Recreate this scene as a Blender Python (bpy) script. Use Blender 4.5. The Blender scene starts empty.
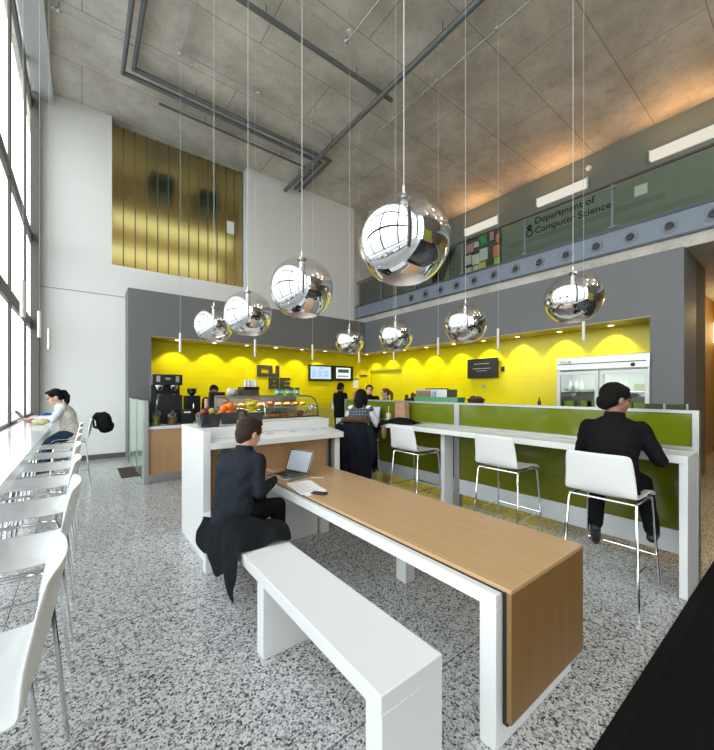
import bpy, bmesh, math, random
from mathutils import Vector, Matrix, Euler, noise
R = random.Random(7)
PI = math.pi
scn = bpy.context.scene
C = scn.collection

# ------------------------------------------------------------------ materials
def nt(name):
    m = bpy.data.materials.new(name); m.use_nodes = True
    n = m.node_tree.nodes; l = m.node_tree.links
    return m, n, l, n['Principled BSDF']
def mat(name, col, rough=.5, metal=0, spec=.5, bump=0, bscale=60, vary=0, vscale=8, coat=0, trans=0, emit=None, estr=0, ior=1.45, alpha=1):
    m, n, l, p = nt(name)
    c = (*col, 1)
    p.inputs['Base Color'].default_value = c
    p.inputs['Roughness'].default_value = rough
    p.inputs['Metallic'].default_value = metal
    p.inputs['Specular IOR Level'].default_value = spec
    p.inputs['IOR'].default_value = ior
    p.inputs['Coat Weight'].default_value = coat
    p.inputs['Coat Roughness'].default_value = .05
    p.inputs['Transmission Weight'].default_value = trans
    p.inputs['Alpha'].default_value = alpha
    if emit:
        p.inputs['Emission Color'].default_value = (*emit, 1); p.inputs['Emission Strength'].default_value = estr
    tc = n.new('ShaderNodeTexCoord')
    if vary:
        nz = n.new('ShaderNodeTexNoise'); nz.inputs['Scale'].default_value = vscale; nz.inputs['Detail'].default_value = 5
        l.new(tc.outputs['Object'], nz.inputs['Vector'])
        mx = n.new('ShaderNodeMix'); mx.data_type = 'RGBA'
        mx.inputs['A'].default_value = tuple(max(0, x*(1-vary)) for x in col)+(1,)
        mx.inputs['B'].default_value = tuple(min(1, x*(1+vary)) for x in col)+(1,)
        l.new(nz.outputs['Fac'], mx.inputs['Factor']); l.new(mx.outputs['Result'], p.inputs['Base Color'])
    if bump:
        nz = n.new('ShaderNodeTexNoise'); nz.inputs['Scale'].default_value = bscale; nz.inputs['Detail'].default_value = 3
        l.new(tc.outputs['Object'], nz.inputs['Vector'])
        b = n.new('ShaderNodeBump'); b.inputs['Strength'].default_value = bump; b.inputs['Distance'].default_value = .01
        l.new(nz.outputs['Fac'], b.inputs['Height']); l.new(b.outputs['Normal'], p.inputs['Normal'])
    return m
def ramp(n, stops, interp='LINEAR'):
    r = n.new('ShaderNodeValToRGB'); r.color_ramp.interpolation = interp
    e = r.color_ramp.elements
    while len(e) < len(stops): e.new(.5)
    for k, (pos, c) in enumerate(stops): e[k].position = pos; e[k].color = (*c, 1)
    return r
def mapping(n, l, scale=(1,1,1), loc=(0,0,0), rot=(0,0,0), src='Object'):
    tc = n.new('ShaderNodeTexCoord'); mp = n.new('ShaderNodeMapping')
    mp.inputs['Scale'].default_value = scale; mp.inputs['Location'].default_value = loc; mp.inputs['Rotation'].default_value = rot
    l.new(tc.outputs[src], mp.inputs['Vector']); return mp
def mixc(n, l, a, b, fac, mode='MIX'):
    m = n.new('ShaderNodeMix'); m.data_type = 'RGBA'; m.blend_type = mode
    for s, v in (('A', a), ('B', b), ('Factor', fac)):
        if isinstance(v, (int, float)): m.inputs[s].default_value = v
        elif isinstance(v, tuple): m.inputs[s].default_value = (*v, 1)
        else: l.new(v, m.inputs[s])
    return m.outputs['Result']

def terrazzo(name, pale, mid, dark, sc=98, rough=.22):
    m, n, l, p = nt(name)
    mp = mapping(n, l)
    dz = n.new('ShaderNodeTexNoise'); dz.inputs['Scale'].default_value = 70; dz.inputs['Detail'].default_value = 1
    l.new(mp.outputs[0], dz.inputs['Vector'])
    ad = n.new('ShaderNodeVectorMath'); ad.operation = 'MULTIPLY_ADD'
    l.new(dz.outputs['Color'], ad.inputs[0]); ad.inputs[1].default_value = (.014,.014,.0); l.new(mp.outputs[0], ad.inputs[2])
    v = n.new('ShaderNodeTexVoronoi'); v.inputs['Scale'].default_value = sc; l.new(ad.outputs[0], v.inputs['Vector'])
    sep = n.new('ShaderNodeSeparateColor'); l.new(v.outputs['Color'], sep.inputs[0])
    r = ramp(n, [(0, dark), (.12, dark), (.13, mid), (.38, tuple((a+b)/2 for a, b in zip(mid, pale))), (.42, pale)], 'CONSTANT')
    l.new(sep.outputs[0], r.inputs[0])
    v2 = n.new('ShaderNodeTexVoronoi'); v2.inputs['Scale'].default_value = sc*2.1; l.new(ad.outputs[0], v2.inputs['Vector'])
    s2 = n.new('ShaderNodeSeparateColor'); l.new(v2.outputs['Color'], s2.inputs[0])
    r2 = ramp(n, [(0, (.25,.25,.27)), (.22, (1,1,1))], 'CONSTANT'); l.new(s2.outputs[1], r2.inputs[0])
    c = mixc(n, l, r.outputs[0], r2.outputs[0], .75, 'MULTIPLY')
    br = n.new('ShaderNodeTexBrick'); br.inputs['Scale'].default_value = 1; br.offset = 0
    br.inputs['Brick Width'].default_value = 1.55; br.inputs['Row Height'].default_value = 1.55; br.inputs['Mortar Size'].default_value = .004
    br.inputs['Mortar Smooth'].default_value = 0; br.inputs['Color1'].default_value = (1,1,1,1); br.inputs['Color2'].default_value = (1,1,1,1); br.inputs['Mortar'].default_value = (.35,.35,.35,1)
    mp2 = mapping(n, l, loc=(.4, .25, 0)); l.new(mp2.outputs[0], br.inputs['Vector'])
    c = mixc(n, l, c, br.outputs['Color'], 1.0, 'MULTIPLY')
    l.new(c, p.inputs['Base Color']); p.inputs['Roughness'].default_value = rough
    p.inputs['Specular IOR Level'].default_value = .5
    return m
def concrete(name, c1, c2, joints=True, bw=4.05, rh=1.26, loc=(0,0,0), rot=(0,0,0)):
    m, n, l, p = nt(name)
    mp = mapping(n, l)
    a = n.new('ShaderNodeTexNoise'); a.inputs['Scale'].default_value = .9; a.inputs['Detail'].default_value = 9; a.inputs['Roughness'].default_value = .62
    l.new(mp.outputs[0], a.inputs['Vector'])
    r = ramp(n, [(.36, c1), (.62, c2)]); l.new(a.outputs['Fac'], r.inputs[0])
    b = n.new('ShaderNodeTexNoise'); b.inputs['Scale'].default_value = 7; b.inputs['Detail'].default_value = 10; b.inputs['Roughness'].default_value = .75
    b.inputs['Distortion'].default_value = 1.2
    l.new(mp.outputs[0], b.inputs['Vector'])
    r2 = ramp(n, [(.30, (.55,.52,.47)), (.47, (.92,.91,.90)), (.7, (1.0,1.0,1.0))]); l.new(b.outputs['Fac'], r2.inputs[0])
    c = mixc(n, l, r.outputs[0], r2.outputs[0], .7, 'MULTIPLY')
    if joints:
        br = n.new('ShaderNodeTexBrick'); br.inputs['Scale'].default_value = 1; br.offset = .37; br.offset_frequency = 2
        br.inputs['Brick Width'].default_value = bw; br.inputs['Row Height'].default_value = rh; br.inputs['Mortar Size'].default_value = .009
        br.inputs['Mortar Smooth'].default_value = .3; br.inputs['Color1'].default_value = (.93,.93,.93,1); br.inputs['Color2'].default_value = (1.0,1.0,1.0,1); br.inputs['Mortar'].default_value = (.48,.45,.42,1)
        mp2 = mapping(n, l, loc=loc, rot=rot); l.new(mp2.outputs[0], br.inputs['Vector'])
        c = mixc(n, l, c, br.outputs['Color'], 1.0, 'MULTIPLY')
    l.new(c, p.inputs['Base Color']); p.inputs['Roughness'].default_value = .8
    bm = n.new('ShaderNodeBump'); bm.inputs['Strength'].default_value = .25; bm.inputs['Distance'].default_value = .02
    l.new(b.outputs['Fac'], bm.inputs['Height']); l.new(bm.outputs['Normal'], p.inputs['Normal'])
    return m
def wood(name, c1, c2, axis='y', rough=.38):
    m, n, l, p = nt(name)
    s = {'x': (1.2,70,70), 'y': (70,1.2,70), 'z': (70,70,1.2)}[axis]
    mp = mapping(n, l, scale=s)
    a = n.new('ShaderNodeTexNoise'); a.inputs['Scale'].default_value = 1; a.inputs['Detail'].default_value = 4; l.new(mp.outputs[0], a.inputs['Vector'])
    r = ramp(n, [(.3, c1), (.7, c2)]); l.new(a.outputs['Fac'], r.inputs[0])
    l.new(r.outputs[0], p.inputs['Base Color']); p.inputs['Roughness'].default_value = rough
    return m

M = {}
M['floor'] = terrazzo('terrazzo', (.62,.62,.61), (.33,.33,.33), (.085,.085,.09))
M['floor2'] = terrazzo('warmlit_terrazzo', (.66,.55,.38), (.36,.28,.17), (.10,.07,.04))  # warm corridor lighting is tinted into the floor colours
M['carpet'] = mat('carpet', (.012,.012,.013), .95, spec=.08, bump=.9, bscale=350, vary=.6, vscale=220)
M['carpet_edge'] = mat('carpet_edge', (.010,.009,.009), .8, spec=.1)
M['ceil'] = concrete('ceiling_concrete', (.54,.495,.43), (.80,.75,.67), loc=(.0,.11,0))
M['conc'] = concrete('beam_concrete', (.42,.40,.36), (.62,.59,.54), joints=False)
M['conc_dark'] = concrete('brown_concrete', (.10,.085,.055), (.16,.135,.09), joints=False)
M['wall'] = mat('white_paint', (.80,.80,.785), .7, bump=.03, bscale=200)
M['gray'] = mat('gray_paint', (.155,.160,.168), .55)
M['yellow'] = None
M['white'] = mat('white_laminate', (.76,.765,.76), .28, coat=.2)
M['shell'] = mat('white_shell', (.74,.74,.73), .3, coat=.15)
M['chrome'] = mat('chrome', (.72,.72,.73), .12, 1)
M['steel'] = mat('brushed_steel', (.50,.50,.50), .34, 1)
M['satin'] = mat('satin_aluminium', (.44,.44,.44), .4, .85)
M['mull'] = mat('mullion_gray', (.12,.11,.10), .5, .1)
M['sofw'] = mat('bulkhead_gray', (.56,.57,.565), .6)
M['oak_y'] = wood('oak_lengthwise', (.47,.285,.135), (.56,.355,.18), 'y', .3)
M['oak_z_shaded'] = wood('oak_upright_shaded', (.19,.098,.028), (.25,.135,.044), 'z', .42)  # shade of the table end is darkened into this oak colour
M['oak_face'] = wood('oak_counter_front', (.44,.255,.12), (.53,.325,.165), 'z', .45)
M['black'] = mat('black_plastic', (.012,.012,.013), .35)
M['blackmatte'] = mat('black_rubber', (.02,.02,.02), .75)
M['pipe'] = mat('pipe_gray', (.16,.175,.18), .45, .3)
M['conduit'] = mat('conduit_grey', (.55,.55,.53), .4, .7)
M['cord'] = mat('pale_cord', (.55,.55,.54), .5)
M['tubem'] = mat('tube_pendant_white', (.70,.66,.60), .35, .2)
M['fascia'] = mat('blue_gray_steel', (.19,.225,.28), .5, .1)
M['green_wall'] = mat('grey_green_wall', (.19,.215,.185), .55)
M['paper'] = mat('paper', (.85,.86,.86), .7)
M['ink'] = mat('ink', (.05,.05,.06), .6)
M['dgrey'] = mat('letter_gray', (.050,.044,.036), .55)
M['signdark'] = mat('etched_sign', (.006,.007,.006), .7, spec=.1)
M['dark_brown'] = mat('dark_brown', (.06,.035,.025), .6)
M['warmwall'] = mat('ochre_wall', (.34,.20,.05), .6)
M['skirt'] = mat('dark_baseboard', (.10,.10,.10), .5)

def yellow_tiles():
    m, n, l, p = nt('yellow_glass_tile')
    br = n.new('ShaderNodeTexBrick'); br.inputs['Scale'].default_value = 1; br.offset = 0
    br.inputs['Brick Width'].default_value = .62; br.inputs['Row Height'].default_value = .155; br.inputs['Mortar Size'].default_value = .0025
    br.inputs['Color1'].default_value = (.74,.65,.005,1); br.inputs['Color2'].default_value = (.76,.67,.006,1); br.inputs['Mortar'].default_value = (.60,.53,.02,1)
    tc = n.new('ShaderNodeTexCoord'); sp = n.new('ShaderNodeSeparateXYZ'); l.new(tc.outputs['Object'], sp.inputs[0])
    ad = n.new('ShaderNodeMath'); ad.operation = 'ADD'; l.new(sp.outputs[0], ad.inputs[0]); l.new(sp.outputs[1], ad.inputs[1])
    cb = n.new('ShaderNodeCombineXYZ'); l.new(ad.outputs[0], cb.inputs[0]); l.new(sp.outputs[2], cb.inputs[1])
    l.new(cb.outputs[0], br.inputs['Vector']); l.new(br.outputs['Color'], p.inputs['Base Color'])
    p.inputs['Roughness'].default_value = .22; p.inputs['Specular IOR Level'].default_value = .35
    return m
M['yellow'] = yellow_tiles()
M['yellow_plain'] = mat('yellow_door_paint', (.66,.60,.008), .3)
M['lime_plain'] = mat('yellow_green_paint', (.45,.46,.02), .4)

def clear_glass(name, tint=(1,1,1), gloss=.08, rough=.02, fm=.9):
    m = bpy.data.materials.new(name); m.use_nodes = True; n = m.node_tree.nodes; l = m.node_tree.links; n.clear()
    o = n.new('ShaderNodeOutputMaterial'); t = n.new('ShaderNodeBsdfTransparent'); t.inputs[0].default_value = (*tint, 1)
    g = n.new('ShaderNodeBsdfGlossy'); g.inputs['Roughness'].default_value = rough
    fr = n.new('ShaderNodeFresnel'); fr.inputs[0].default_value = 1.5
    ma = n.new('ShaderNodeMath'); ma.operation = 'MULTIPLY_ADD'; l.new(fr.outputs[0], ma.inputs[0]); ma.inputs[1].default_value = fm; ma.inputs[2].default_value = gloss
    mx = n.new('ShaderNodeMixShader'); l.new(ma.outputs[0], mx.inputs[0]); l.new(t.outputs[0], mx.inputs[1]); l.new(g.outputs[0], mx.inputs[2])
    l.new(mx.outputs[0], o.inputs[0]); return m
M['glass'] = clear_glass('window_glass', (.97,.985,.98), .0, fm=.2)
M['cglass'] = clear_glass('case_glass', (.93,.95,.93), .04)
M['rail_glass'] = clear_glass('rail_glass', (.84,.92,.86), .02)
def green_panel():
    # back-painted translucent green glass
    m, n, l, p = nt('green_glass_panel')
    p.inputs['Base Color'].default_value = (.130,.165,.006, 1); p.inputs['Roughness'].default_value = .12
    p.inputs['Coat Weight'].default_value = .3
    return m
M['green'] = green_panel()
M['green_lo'] = mat('olive_panel', (.105,.115,.004), .2, coat=.2)
M['screen_green'] = mat('frosted_green_glass', (.20,.33,.20), .15, coat=.5)

def frosted(name, col, rough=.35):
    m = bpy.data.materials.new(name); m.use_nodes = True; n = m.node_tree.nodes; l = m.node_tree.links; n.clear()
    o = n.new('ShaderNodeOutputMaterial'); g = n.new('ShaderNodeBsdfRefraction'); g.inputs['Color'].default_value = (*col, 1); g.inputs['Roughness'].default_value = rough; g.inputs['IOR'].default_value = 1.22
    s = n.new('ShaderNodeBsdfGlossy'); s.inputs['Roughness'].default_value = .15
    mx = n.new('ShaderNodeMixShader'); mx.inputs[0].default_value = .10; l.new(g.outputs[0], mx.inputs[1]); l.new(s.outputs[0], mx.inputs[2]); l.new(mx.outputs[0], o.inputs[0]); return m
M['uglass'] = frosted('channel_glass', (.80,.84,.68), .55)
M['uedge'] = mat('channel_glass_edge', (.08,.17,.11), .2, coat=.3)

def mirror_ball():
    # metal coating that thins out towards the clear top of the globe
    m = bpy.data.materials.new('mirrored_globe_glass'); m.use_nodes = True; n = m.node_tree.nodes; l = m.node_tree.links; n.clear()
    o = n.new('ShaderNodeOutputMaterial')
    tc = n.new('ShaderNodeTexCoord'); sp = n.new('ShaderNodeSeparateXYZ'); l.new(tc.outputs['Object'], sp.inputs[0])
    mr = n.new('ShaderNodeMapRange'); l.new(sp.outputs[2], mr.inputs[0]); mr.inputs[1].default_value = -.02; mr.inputs[2].default_value = .19; mr.inputs[3].default_value = .97; mr.inputs[4].default_value = .07
    g = n.new('ShaderNodeBsdfGlossy'); g.inputs['Color'].default_value = (.86,.86,.87,1); g.inputs['Roughness'].default_value = .01
    t = n.new('ShaderNodeBsdfTransparent'); t.inputs[0].default_value = (.95,.95,.95,1)
    mx = n.new('ShaderNodeMixShader'); l.new(mr.outputs[0], mx.inputs[0]); l.new(t.outputs[0], mx.inputs[1]); l.new(g.outputs[0], mx.inputs[2]); l.new(mx.outputs[0], o.inputs[0]); return m
M['ball'] = mirror_ball()
def emis(name, col, s):
    m = bpy.data.materials.new(name); m.use_nodes = True; n = m.node_tree.nodes; l = m.node_tree.links; n.clear()
    o = n.new('ShaderNodeOutputMaterial'); e = n.new('ShaderNodeEmission'); e.inputs[0].default_value = (*col, 1); e.inputs[1].default_value = s; l.new(e.outputs[0], o.inputs[0]); return m
M['bulb'] = emis('warm_bulb', (1,.85,.65), .9)
M['lamp'] = emis('fluorescent_diffuser', (1,.93,.78), .50)
M['down'] = emis('downlight_lens', (1,.92,.7), 6)
M['strip'] = emis('corridor_strip_light', (1,.80,.42), 1.0)
M['scr_w'] = emis('menu_screen', (.50,.66,.90), .75)
M['scr_line'] = emis('menu_text', (.10,.18,.40), .5)
M['scr_g'] = emis('poster_screen', (.75,.80,.80), .8)

# ------------------------------------------------------------------ geometry
class MB:
    def __init__(s): s.b = bmesh.new()
    def box(s, x0, y0, z0, x1, y1, z1, mtx=None):
        c = [(x0,y0,z0),(x1,y0,z0),(x1,y1,z0),(x0,y1,z0),(x0,y0,z1),(x1,y0,z1),(x1,y1,z1),(x0,y1,z1)]
        v = [s.b.verts.new(mtx @ Vector(p) if mtx else p) for p in c]
        for f in ((0,3,2,1),(4,5,6,7),(0,1,5,4),(1,2,6,5),(2,3,7,6),(3,0,4,7)): s.b.faces.new([v[i] for i in f])
        return s
    def rings(s, rings, cap=True, closed=True):
        vs = [[s.b.verts.new(p) for p in r] for r in rings]
        n = len(vs[0])
        for a, b in zip(vs, vs[1:]):
            for i in range(n if closed else n-1):
                j = (i+1) % n; s.b.faces.new((a[i], a[j], b[j], b[i]))
        if cap:
            s.b.faces.new(vs[0][::-1]); s.b.faces.new(vs[-1])
        return s
    def tube(s, pts, r, seg=8):
        pts = [Vector(p) for p in pts]; rs = r if isinstance(r, (list, tuple)) else [r]*len(pts)
        t0 = (pts[1]-pts[0]).normalized(); up = Vector((0,0,1)) if abs(t0.z) < .9 else Vector((1,0,0))
        u = t0.cross(up).normalized(); out = []
        for i, p in enumerate(pts):
            if i == 0: t = t0
            elif i == len(pts)-1: t = (pts[i]-pts[i-1]).normalized()
            else: t = ((pts[i]-pts[i-1]).normalized()+(pts[i+1]-pts[i]).normalized()).normalized()
            u = (u - t*u.dot(t)).normalized(); w = t.cross(u)
            out.append([p+(u*math.cos(a)+w*math.sin(a))*rs[i] for a in (2*PI*k/seg for k in range(seg))])
        return s.rings(out)
    def lathe(s, prof, c=(0,0,0), seg=24, axis='z', cap=False):
        c = Vector(c); out = []
        for r, h in prof:
            ring = []
            for k in range(seg):
                a = 2*PI*k/seg; x, y = r*math.cos(a), r*math.sin(a)
                ring.append(c + (Vector((x,y,h)) if axis == 'z' else Vector((h,x,y)) if axis == 'x' else Vector((y,h,x))))
            out.append(ring)
        return s.rings(out, cap)
    def ell(s, c, r, rot=None, u=16, v=10):
        mtx = Matrix.Translation(Vector(c)) @ (rot.to_matrix().to_4x4() if rot else Matrix()) @ Matrix.Diagonal((*r, 1))
        vn = s.b.verts.new; fn = s.b.faces.new
        top = vn(mtx @ Vector((0,0,1))); bot = vn(mtx @ Vector((0,0,-1))); rr = []
        for i in range(1, v):
            t = PI*i/v; st, ct = math.sin(t), math.cos(t)
            rr.append([vn(mtx @ Vector((st*math.cos(2*PI*k/u), st*math.sin(2*PI*k/u), ct))) for k in range(u)])
        for k in range(u):
            j = (k+1) % u; fn((top, rr[0][k], rr[0][j])); fn((bot, rr[-1][j], rr[-1][k]))
            for a, b in zip(rr, rr[1:]): fn((a[k], b[k], b[j], a[j]))
        return s
    def cap(s, p0, p1, r0, r1):
        p0, p1 = Vector(p0), Vector(p1)
        s.ell(p0, (r0,)*3, u=12, v=8); s.ell(p1, (r1,)*3, u=12, v=8)
        if (p1-p0).length > 1e-4: s.tube([p0, p1], [r0, r1], 12)
        return s
    def chain(s, pts, rs):
        for i in range(len(pts)-1): s.cap(pts[i], pts[i+1], rs[i], rs[i+1])
        return s
    def prism(s, poly, h0, h1, plane='xy'):
        def P(a, b, h): return {'xy': (a,b,h), 'xz': (a,h,b), 'yz': (h,a,b)}[plane]
        A = [s.b.verts.new(P(a,b,h0)) for a, b in poly]; B = [s.b.verts.new(P(a,b,h1)) for a, b in poly]
        n = len(poly); s.b.faces.new(A[::-1]); s.b.faces.new(B)
        for i in range(n): j = (i+1) % n; s.b.faces.new((A[i], A[j], B[j], B[i]))
        return s
def smooth_mesh(me, ang=40):
    me.polygons.foreach_set('use_smooth', [True]*len(me.polygons))
    try: me.set_sharp_from_angle(angle=math.radians(ang))
    except Exception: pass
def obj(name, mb, m, parent=None, bev=0, smooth=True, sol=0, sub=0, kind=None, remesh=0, disp=0, origin=None):
    b = mb.b; bmesh.ops.recalc_face_normals(b, faces=b.faces)
    if origin: bmesh.ops.translate(b, verts=b.verts, vec=-Vector(origin))
    me = bpy.data.meshes.new(name); b.to_mesh(me); b.free()
    if smooth: smooth_mesh(me)
    me.materials.append(m)
    o = bpy.data.objects.new(name, me); C.objects.link(o)
    if origin: o.location = origin
    if parent: o.parent = parent
    if kind: o['kind'] = kind
    if remesh:
        x = o.modifiers.new('r', 'REMESH'); x.mode = 'VOXEL'; x.voxel_size = remesh; x.use_smooth_shade = True
        x = o.modifiers.new('s', 'SMOOTH'); x.factor = .5; x.iterations = 14 if remesh >= .008 else 4
    if disp:
        tx = bpy.data.textures.new('folds', 'CLOUDS'); tx.noise_scale = disp[1]; tx.noise_depth = 2
        x = o.modifiers.new('d', 'DISPLACE'); x.texture = tx; x.strength = disp[0]; x.mid_level = .5
    if sol: x = o.modifiers.new('t', 'SOLIDIFY'); x.thickness = sol; x.offset = 0
    if sub: x = o.modifiers.new('u', 'SUBSURF'); x.levels = sub; x.render_levels = sub
    if bev:
        x = o.modifiers.new('b', 'BEVEL'); x.width = bev; x.segments = 2; x.limit_method = 'ANGLE'; x.angle_limit = math.radians(50)
    return o
def tag(o, label, cat, group=None):
    o['label'] = label; o['category'] = cat
    if group: o['group'] = group
    return o
def thing(name, label, cat, loc=(0,0,0), rz=0, group=None):
    o = bpy.data.objects.new(name, None); C.objects.link(o); o.location = loc; o.rotation_euler = (0,0,rz); o.empty_display_size = .1
    return tag(o, label, cat, group)
def struct(name, mb, m, **k): return obj(name, mb, m, kind='structure', **k)
def copy_tree(o, parent=None):
    c = o.copy(); C.objects.link(c); c.parent = parent
    for ch in o.children: copy_tree(ch, c)
    return c
def bx(*a): return MB().box(*a)

# ------------------------------------------------------------------ the room
YW, ZC = 9.89, 7.8
struct('floor', bx(-.8,-7,-.2, 13,12.6,0), M['floor'])
tag(obj('entrance_carpet', bx(.9,-6.9,.0, 8.2,.53,.012), M['carpet'], smooth=False), 'black woven entrance carpet along the right foreground', 'carpet')
struct('trim_carpet', bx(.9,.53,0, 8.2,.60,.014), M['carpet_edge'])
struct('floor_corridor', bx(4.15,.62,.0, 12.8,9.2,.006), M['floor2'])
struct('ceiling', bx(-1,-7,ZC, 10.9,12.6,ZC+.3), M['ceil'])
w = MB(); w.box(-.8,YW,0,.8,YW+.3,3.8); w.box(-.8,YW,3.8,.543,YW+.42,ZC); w.box(.543,YW,3.8,3.68,YW+.42,4.42); w.box(3.68,YW-.02,3.8,7.46,YW+.42,ZC)
struct('wall_far', w, M['wall'], smooth=False)
struct('trim_wall_joint', bx(-.69,YW-.003,3.70,.80,YW,3.712), M['skirt'])
struct('baseboard_far', bx(-.8,YW-.015,0,.80,YW,.11), M['skirt'])
struct('trim_window_end', bx(-.82,YW-.25,0,-.69,YW,ZC), M['mull'])
struct('ceiling_bulkhead', bx(-.79,-7,7.55,-.47,YW-.001,ZC), M['sofw'])
# window wall
struct('trim_sill', bx(-.86,-7,.98,-.70,YW,1.045), M['white'])
struct('baseboard_window', bx(-.86,-7,0,-.78,YW,.10), M['mull'])
ys = [-5.17,-3.43,-1.69,.05,1.79,3.53,5.27,7.01,8.75]
mm = MB()
for y in ys: mm.box(-.825,y-.075,.1,-.80,y+.075,ZC)
for z0, z1 in ((2.78,2.97),(4.53,4.72),(7.22,7.42)): mm.box(-.84,-7,z0,-.795,YW,z1)
mm.box(-.84,-7,1.04,-.80,YW,1.09)
wf = struct('window_1', mm, M['mull'], smooth=False)
g = bx(-.818,-7,.08,-.812,YW,ZC); obj('pane', g, M['glass'], wf, smooth=False)
# outside
struct('ground_outside', bx(-40,-30,-.25,-.95,40,-.2), mat('pavement', (.5,.5,.5), .8))
# glass channel wall and corridor behind
uw = MB()
n_ch = 13
for k in range(n_ch):
    x0 = .543+k*3.137/n_ch; uw.box(x0+.012, YW+.30, 4.42, x0+3.137/n_ch-.012, YW+.312, ZC)
cw = thing('channel_glass_wall', 'wall of upright frosted green channel glass above the grey box', 'glass wall', (2.1,YW+.3,4.42))
cw['kind'] = 'structure'
o = obj('pane', uw, M['uglass'], cw, smooth=False); o.location = (-2.1,-(YW+.3),-4.42)
for k in range(n_ch+1):
    x0 = .543+k*3.137/n_ch; o = obj('glass_edge', bx(x0-.010,YW+.27,4.42,x0+.010,YW+.32,ZC), M['uedge'], cw); o.location = (-2.1,-(YW+.3),-4.42)
o = obj('patch', bx(3.20,YW+.285,5.95,3.42,YW+.296,6.3), M['paper'], cw); o.location = (-2.1,-(YW+.3),-4.42)
tan = mat('tan_corridor_wall', (.52,.40,.18), .6)
w = MB(); w.box(.2,12.2,4.3,4.2,12.3,ZC); w.box(.1,10.3,4.3,.2,12.3,ZC); w.box(4.2,10.3,4.3,4.3,12.3,ZC)
struct('wall_corridor', w, tan, smooth=False)
ld = bpy.data.lights.new('corridor_glow', 'AREA'); ld.energy = 30; ld.color = (1,.80,.42); ld.shape = 'RECTANGLE'; ld.size = 3.4; ld.size_y = .5  # hidden fill added to warm the tan wall behind the glass
lo = bpy.data.objects.new('corridor_glow', ld); C.objects.link(lo); lo.location = (2.1,10.5,4.8); lo.rotation_euler = (PI/2+.15,0,0)
struct('floor_upper_corridor', bx(.2,YW+.42,4.2,4.2,12.3,4.35), mat('corridor_floor', (.30,.22,.10), .5))
for x0, x1, z in ((.6,4.0,6.25),(.25,3.6,5.3)):
    tag(obj('strip_light', bx(x0,12.08,z,x1,12.18,z+.32), M['strip']), ('upper' if z > 6 else 'lower')+' warm strip light glowing behind the frosted glass wall', 'light')
for x, y in ((1.7,10.9),(2.9,11.0)):
    tag(obj('ceiling_duct', bx(x-.28,y-.3,6.75,x+.28,y+.5,7.25), M['blackmatte']), ('left' if x < 2 else 'right')+' dark duct box seen through the frosted glass wall', 'duct')

# gray box and yellow kitchen
XG, YG, XK, YK = 7.47, 9.285, 8.15, 10.0
w = MB(); w.box(.80,YG,2.78,XK+.2,YK+.2,3.8); w.box(.80,YG,0,1.247,YK+.2,2.78)
struct('wall_gray_front', w, M['gray'], smooth=False)
w = MB(); w.box(XG,1.325,2.78,XK+.2,YG,3.8); w.box(XG,1.325,0,XK+.2,1.748,2.78)
struct('wall_gray_right', w, M['gray'], smooth=False)
struct('wall_kitchen_back', bx(1.247,YK,0,XK+.19,YK+.1,2.779), M['yellow'])
w = MB(); w.box(XK,1.748,0,XK+.1,8.24,2.779); w.box(XK,8.24,2.30,XK+.1,YK,2.779)
struct('wall_kitchen_right', w, M['yellow'], smooth=False)
struct('door_1', bx(XK+.09,8.24,0,XK+.12,9.85,2.30), M['yellow_plain'])
struct('trim_1', MB().box(XK+.0,8.24,2.22,XK+.09,9.85,2.30), M['lime_plain'])
struct('wall_kitchen_return', bx(XK,9.85,0,XK+.1,YK,2.3), M['yellow'])
soff = mat('soffit_tan', (.50,.42,.24), .5)
struct('ceiling_soffit', MB().box(1.247,YG+.003,2.765,XK,YK,2.781).box(XG+.003,1.748,2.765,XK,YG,2.781), soff, smooth=False)
# balcony
struct('ceiling_beam', bx(7.55,-7,3.8,13,9.86,4.0), M['conc'])
struct('floor_balcony', bx(7.56,-7,4.0,10.7,9.86,4.40), M['conc'])
struct('trim_fascia', bx(7.5,-7,4.0,7.56,9.86,4.38), M['fascia'])
struct('trim_fascia_edge', MB().box(7.485,-7,4.375,7.58,9.86,4.425).box(7.49,-7,3.99,7.5,9.86,4.02), mat('fascia_edge', (.07,.08,.09), .4, .5))
w = MB(); w.box(10.7,-7,4.4,10.9,8.4,ZC)
struct('wall_balcony', w, M['green_wall'], smooth=False)
struct('wall_balcony_end', MB().box(7.46,9.87,3.8,10.9,10.1,ZC).box(10.7,8.4,4.4,10.9,9.87,ZC), M['conc'])
struct('door_2', bx(10.62,8.9,4.42,10.7,9.7,6.6), mat('corridor_door', (.10,.075,.05), .5))
# column, corridor right
struct('column_concrete', bx(8.36,1.33,0,9.17,1.60,3.8), M['conc_dark'])
struct('wall_corridor_right', bx(12.8,-7,0,13,9.2,3.8), M['warmwall'])
struct('wall_corridor_side', bx(8.36,1.7,0,12.8,1.9,3.8), M['warmwall'])
struct('baseboard_corridor', bx(12.78,-7,0,12.8,1.7,.12), M['dark_brown'])
t = tag(obj('wall_lamp', bx(12.70,.7,2.75,12.79,1.69,3.25), emis('corridor_glow', (1,.78,.42), 3)), 'glowing cream light panel high on the ochre corridor wall', 'light')
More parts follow.
